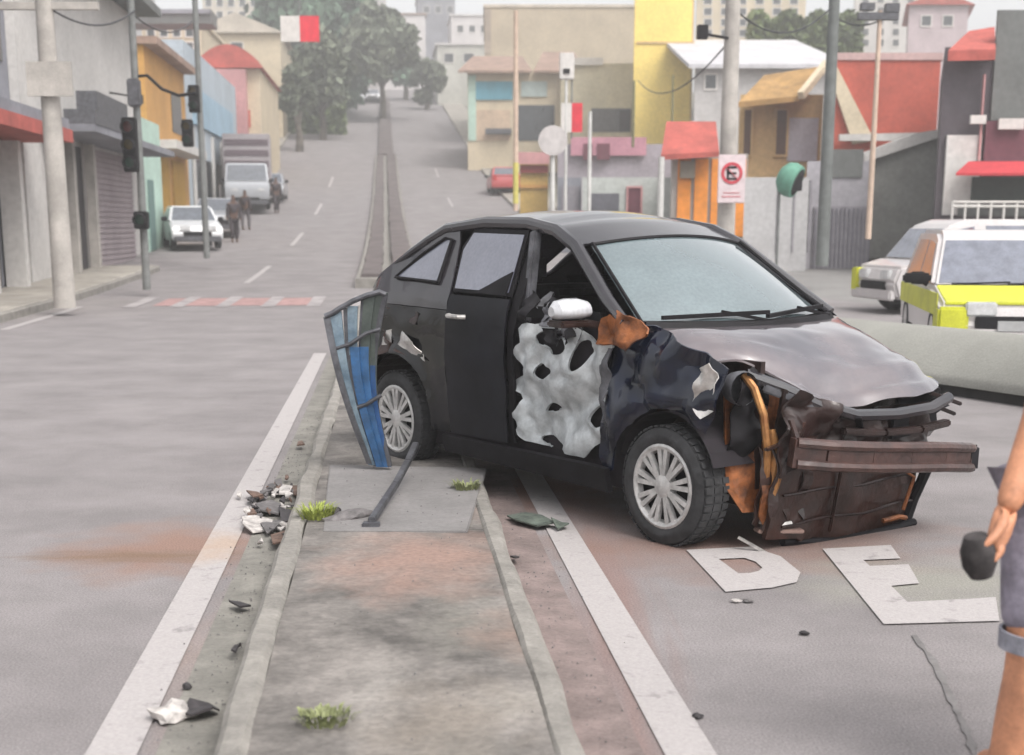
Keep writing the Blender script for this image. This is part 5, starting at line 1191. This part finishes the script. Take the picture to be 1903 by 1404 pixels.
for k in range(1300):
    s_ = rnd.uniform(1.2, 12); t_ = rnd.choice((rnd.gauss(-.60,.07), rnd.gauss(-.62,.09), rnd.gauss(.64,.08), rnd.uniform(-.4,.42))); z = .125 if -.42 < t_ < .44 else .008
    if -.56 < t_ < -.40 or .42 < t_ < .56: continue
    p = ST(s_, t_, z); q = rnd.uniform(.002,.006); i = len(vs)
    vs += [p+Vector((q,0,0)), p+Vector((-q*.6,q,0)), p+Vector((-q*.5,-q*.9,0)), p+Vector((0,0,q*1.1))]; fs += [(i,i+1,i+3),(i+1,i+2,i+3),(i+2,i,i+3),(i,i+2,i+1)]
mb = MB(); mb.add(vs, fs); o = mb.build('road_grit', grey_pl); tag(o, 'fine grit lying in the gutters and on the median', 'gravel', kind='stuff')
# weeds
grass_m = mat('weed_green', (.26,.30,.06), .7, var=.3, scale=30); grass_p = mat('weed_pale', (.22,.24,.11), .7, var=.3, scale=30)
def tuft(label, px, py, z, rad, n, h, m, seed):
    p = gnd(px, py, z); rnd = random.Random(seed); vs = []; fs = []
    for k in range(n):
        a = rnd.uniform(0, 6.28); q = rad*math.sqrt(rnd.random()); b = Vector((math.cos(a)*q, math.sin(a)*q, 0)); hh = h*rnd.uniform(.4,1.1); ln = Vector((math.cos(a), math.sin(a), 0))*hh*rnd.uniform(.3,1.1); w_ = Vector((-math.sin(a), math.cos(a), 0))*.005
        i = len(vs); vs += [b-w_, b+w_, b+ln*.5+Vector((0,0,hh*.7))+w_*.8, b+ln*.5+Vector((0,0,hh*.7))-w_*.8, b+ln+Vector((0,0,hh*.85))]; fs += [(i,i+1,i+2,i+3),(i+3,i+2,i+4)]
    mb = MB(); mb.add(vs, fs); o = mb.build('grass_tuft', m); o.location = p; tag(o, label, 'grass')
tuft('bright yellow green weed tuft beside the broken pieces on the left kerb', 588, 962, .125, .085, 190, .075, grass_m, 1)
tuft('thin yellow green weed tuft at the right kerb corner by the slab', 866, 908, .125, .08, 120, .05, grass_p, 2)
tuft('flattened pale green weed tuft nearest the bottom of the median', 603, 1338, .12, .085, 170, .03, grass_p, 3)

# ------------------------------------------------------------------ person at the right edge
cx_, cyy = X_(2010, 3.75, .9), 3.75
r, sk = build_person('person', 'person in grey lilac shorts at the right edge holding a dark object', (cx_, cyy, 0), 0, None, None)
def rel(px, py, Y): q = at(px, py, Y); return Vector((q.x-cx_, q.y-cyy, q.z))
# facing the wreck (away from the camera, to the left); stepping leg towards the camera on the left
hipL = (-.10,0,.90); kneeL = rel(1925, 1262, 3.62); ankL = rel(1872, 1640, 3.62); ankL.z = max(.085, ankL.z)
kneeL.z = .40; ankL = Vector((kneeL.x-.05, kneeL.y+.03, .09))
elb = rel(1944, 745, 3.72); wri = rel(1868, 955, 3.62); shl = Vector((-.13, 0, 1.38))
V_ = [(0,0,.95),(0,0,1.12),(0,.01,1.34),(0,0,1.47),(0,.02,1.56),(0,.02,1.68), hipL, kneeL, tuple(ankL), tuple(ankL+Vector((-.02,.14,-.045))), (.10,0,.90),(.13,.06,.49),(.13,-.08,.09),(.14,.06,.045),
      tuple(shl), tuple(elb), tuple(wri), (.18,0,1.38),(.26,-.03,1.12),(.28,.06,.88), tuple((Vector(hipL)+kneeL)/2), tuple(kneeL*.6+ankL*.4), (.28,.09,.80)]
E_ = [(0,1),(1,2),(2,3),(3,4),(4,5),(0,6),(6,20),(20,7),(7,21),(21,8),(8,9),(0,10),(10,11),(11,12),(12,13),(2,14),(14,15),(15,16),(2,17),(17,18),(18,19),(19,22)]
Rr = [(.16,.12),(.14,.11),(.17,.115),.058,.085,.075,.095,.085,.056,.036,.095,.066,.046,.036,.062,.052,.036,.062,.045,.032,.10,.078,.035]
sk('body', V_, E_, Rr, skin_m, 2)
# hand: palm, four fingers and thumb closing round the thing it holds
wv = Vector(wri); dr = (wv-Vector(elb)).normalized(); side_ = Vector((-.6,-.8,0)).normalized()
palm = wv + dr*.07
hv = [tuple(wv-dr*.03), tuple(palm)]; he = [(0,1)]; hr = [(.034,.028),(.038,.020)]
for k in range(4):
    o_ = Vector((.6,-.8,0))*(.026-.017*k); i = len(hv); ln = (.030,.034,.032,.026)[k]
    p1 = palm + dr*.035 + o_; p2 = p1 + dr*ln*.8 + Vector((-.012,-.0,0)); p3 = p2 + dr*ln*.2 + Vector((-.026,-.004,-.006)); p4 = p3 + Vector((-.016,-.002,.014))
    hv += [tuple(p1), tuple(p2), tuple(p3), tuple(p4)]; he += [(1,i),(i,i+1),(i+1,i+2),(i+2,i+3)]; hr += [.0105,.0095,.009,.0075]
i = len(hv); t1 = wv + dr*.035 + Vector((-.012,-.034,0)); t2 = t1 + dr*.03 + Vector((-.020,-.012,0)); t3 = t2 + dr*.022 + Vector((-.018,.002,0))
hv += [tuple(t1), tuple(t2), tuple(t3)]; he += [(0,i),(i,i+1),(i+1,i+2)]; hr += [.014,.012,.009]
sk('hand', hv, he, hr, skin_m, 2, root=1)
shirt_m = mat('shirt_orange', (.60,.20,.07), .85, var=.1, scale=9)
sk('shirt', [(0,0,.98),(0,0,1.14),(0,.01,1.35),tuple(shl+Vector((0,0,-.0))),tuple(shl.lerp(elb,.45)),(.18,0,1.37),(.24,-.02,1.2)], [(0,1),(1,2),(2,3),(3,4),(2,5),(5,6)], [(.175,.135),(.16,.125),(.185,.13),.085,.07,.085,.07], shirt_m)
shorts_m = mat('shorts_lilac_grey', (.27,.245,.30), .85, var=.25, scale=9, bump=.9, bscale=14)
kn = kneeL.lerp(Vector(hipL), .10)
so = sk('shorts', [(0,0,.97),(-.10,0,.86),tuple(kn.lerp(Vector(hipL),.5)),tuple(kn),(.10,0,.86),(.13,.04,.55)], [(0,1),(1,2),(2,3),(0,4),(4,5)], [(.175,.135),.12,.115,.105,.12,.105], shorts_m)
mb = MB(); mb.lathe([(0,.095),(.0,.104),(.05,.107),(.05,.098)], kn-Vector((0,0,.02)), (.05,0,1), 24); mb.build('hem_stripe', mat('hem_pale', (.26,.26,.30), .85, var=.25, scale=20), r, smooth=True)
sk('hair', [(0,.03,1.66),(0,.02,1.72),(0,.05,1.62)], [(0,1),(0,2)], [.095,.075,.07], hair_m, 1)
for sg in (-1,1): sk('ear', [(sg*.082,.0,1.64),(sg*.092,.0,1.66)], [(0,1)], [.014,.018], skin_m, 1)
sk('nose', [(0,.085,1.655),(0,.105,1.63)], [(0,1)], [.010,.014], skin_m, 1)
for i, a_ in enumerate((ankL, Vector((.13,-.08,.09)))):
    sk('shoe', [tuple(a_+Vector((0,-.03,-.045))), tuple(a_+Vector((-.01,.08,-.05))), tuple(a_+Vector((-.015,.17,-.055)))], [(0,1),(1,2)], [(.045,.038),(.048,.034),(.042,.025)], trim, 1)
# the dark thing held in the hand
p = palm + dr*.055 + Vector((-.030+cx_,cyy,.004)); o = MB(); o.lathe([(-.062,.0001),(-.058,.03),(-.02,.045),(.025,.045),(.058,.03),(.062,.0001)], (0,0,0), (.25,.1,-1), 20)
o = o.build('dark_bag', mat('bag_dark', (.035,.03,.03), .8, var=.4, scale=20), smooth=True); o.location = p; tag(o, 'small dark bag held in the hand of the person at the right edge', 'bag')

# ------------------------------------------------------------------ air
hz = MB(); hz.box((-420,-30,-1.2),(420,330,48)); hz = hz.build('haze', mat('haze_tmp', (1,1,1)))
hm_ = bpy.data.materials.new('haze'); hm_.use_nodes = True; n = hm_.node_tree; n.nodes.clear()
vp = n.nodes.new('ShaderNodeVolumePrincipled'); vp.inputs['Color'].default_value = (.985,.965,.955,1); vp.inputs['Density'].default_value = .0029; vp.inputs['Anisotropy'].default_value = .2
ou = n.nodes.new('ShaderNodeOutputMaterial'); n.links.new(vp.outputs[0], ou.inputs['Volume']); hz.data.materials.clear(); hz.data.materials.append(hm_); tag(hz, 'thin pale haze filling the air over the avenue', 'haze', kind='stuff')
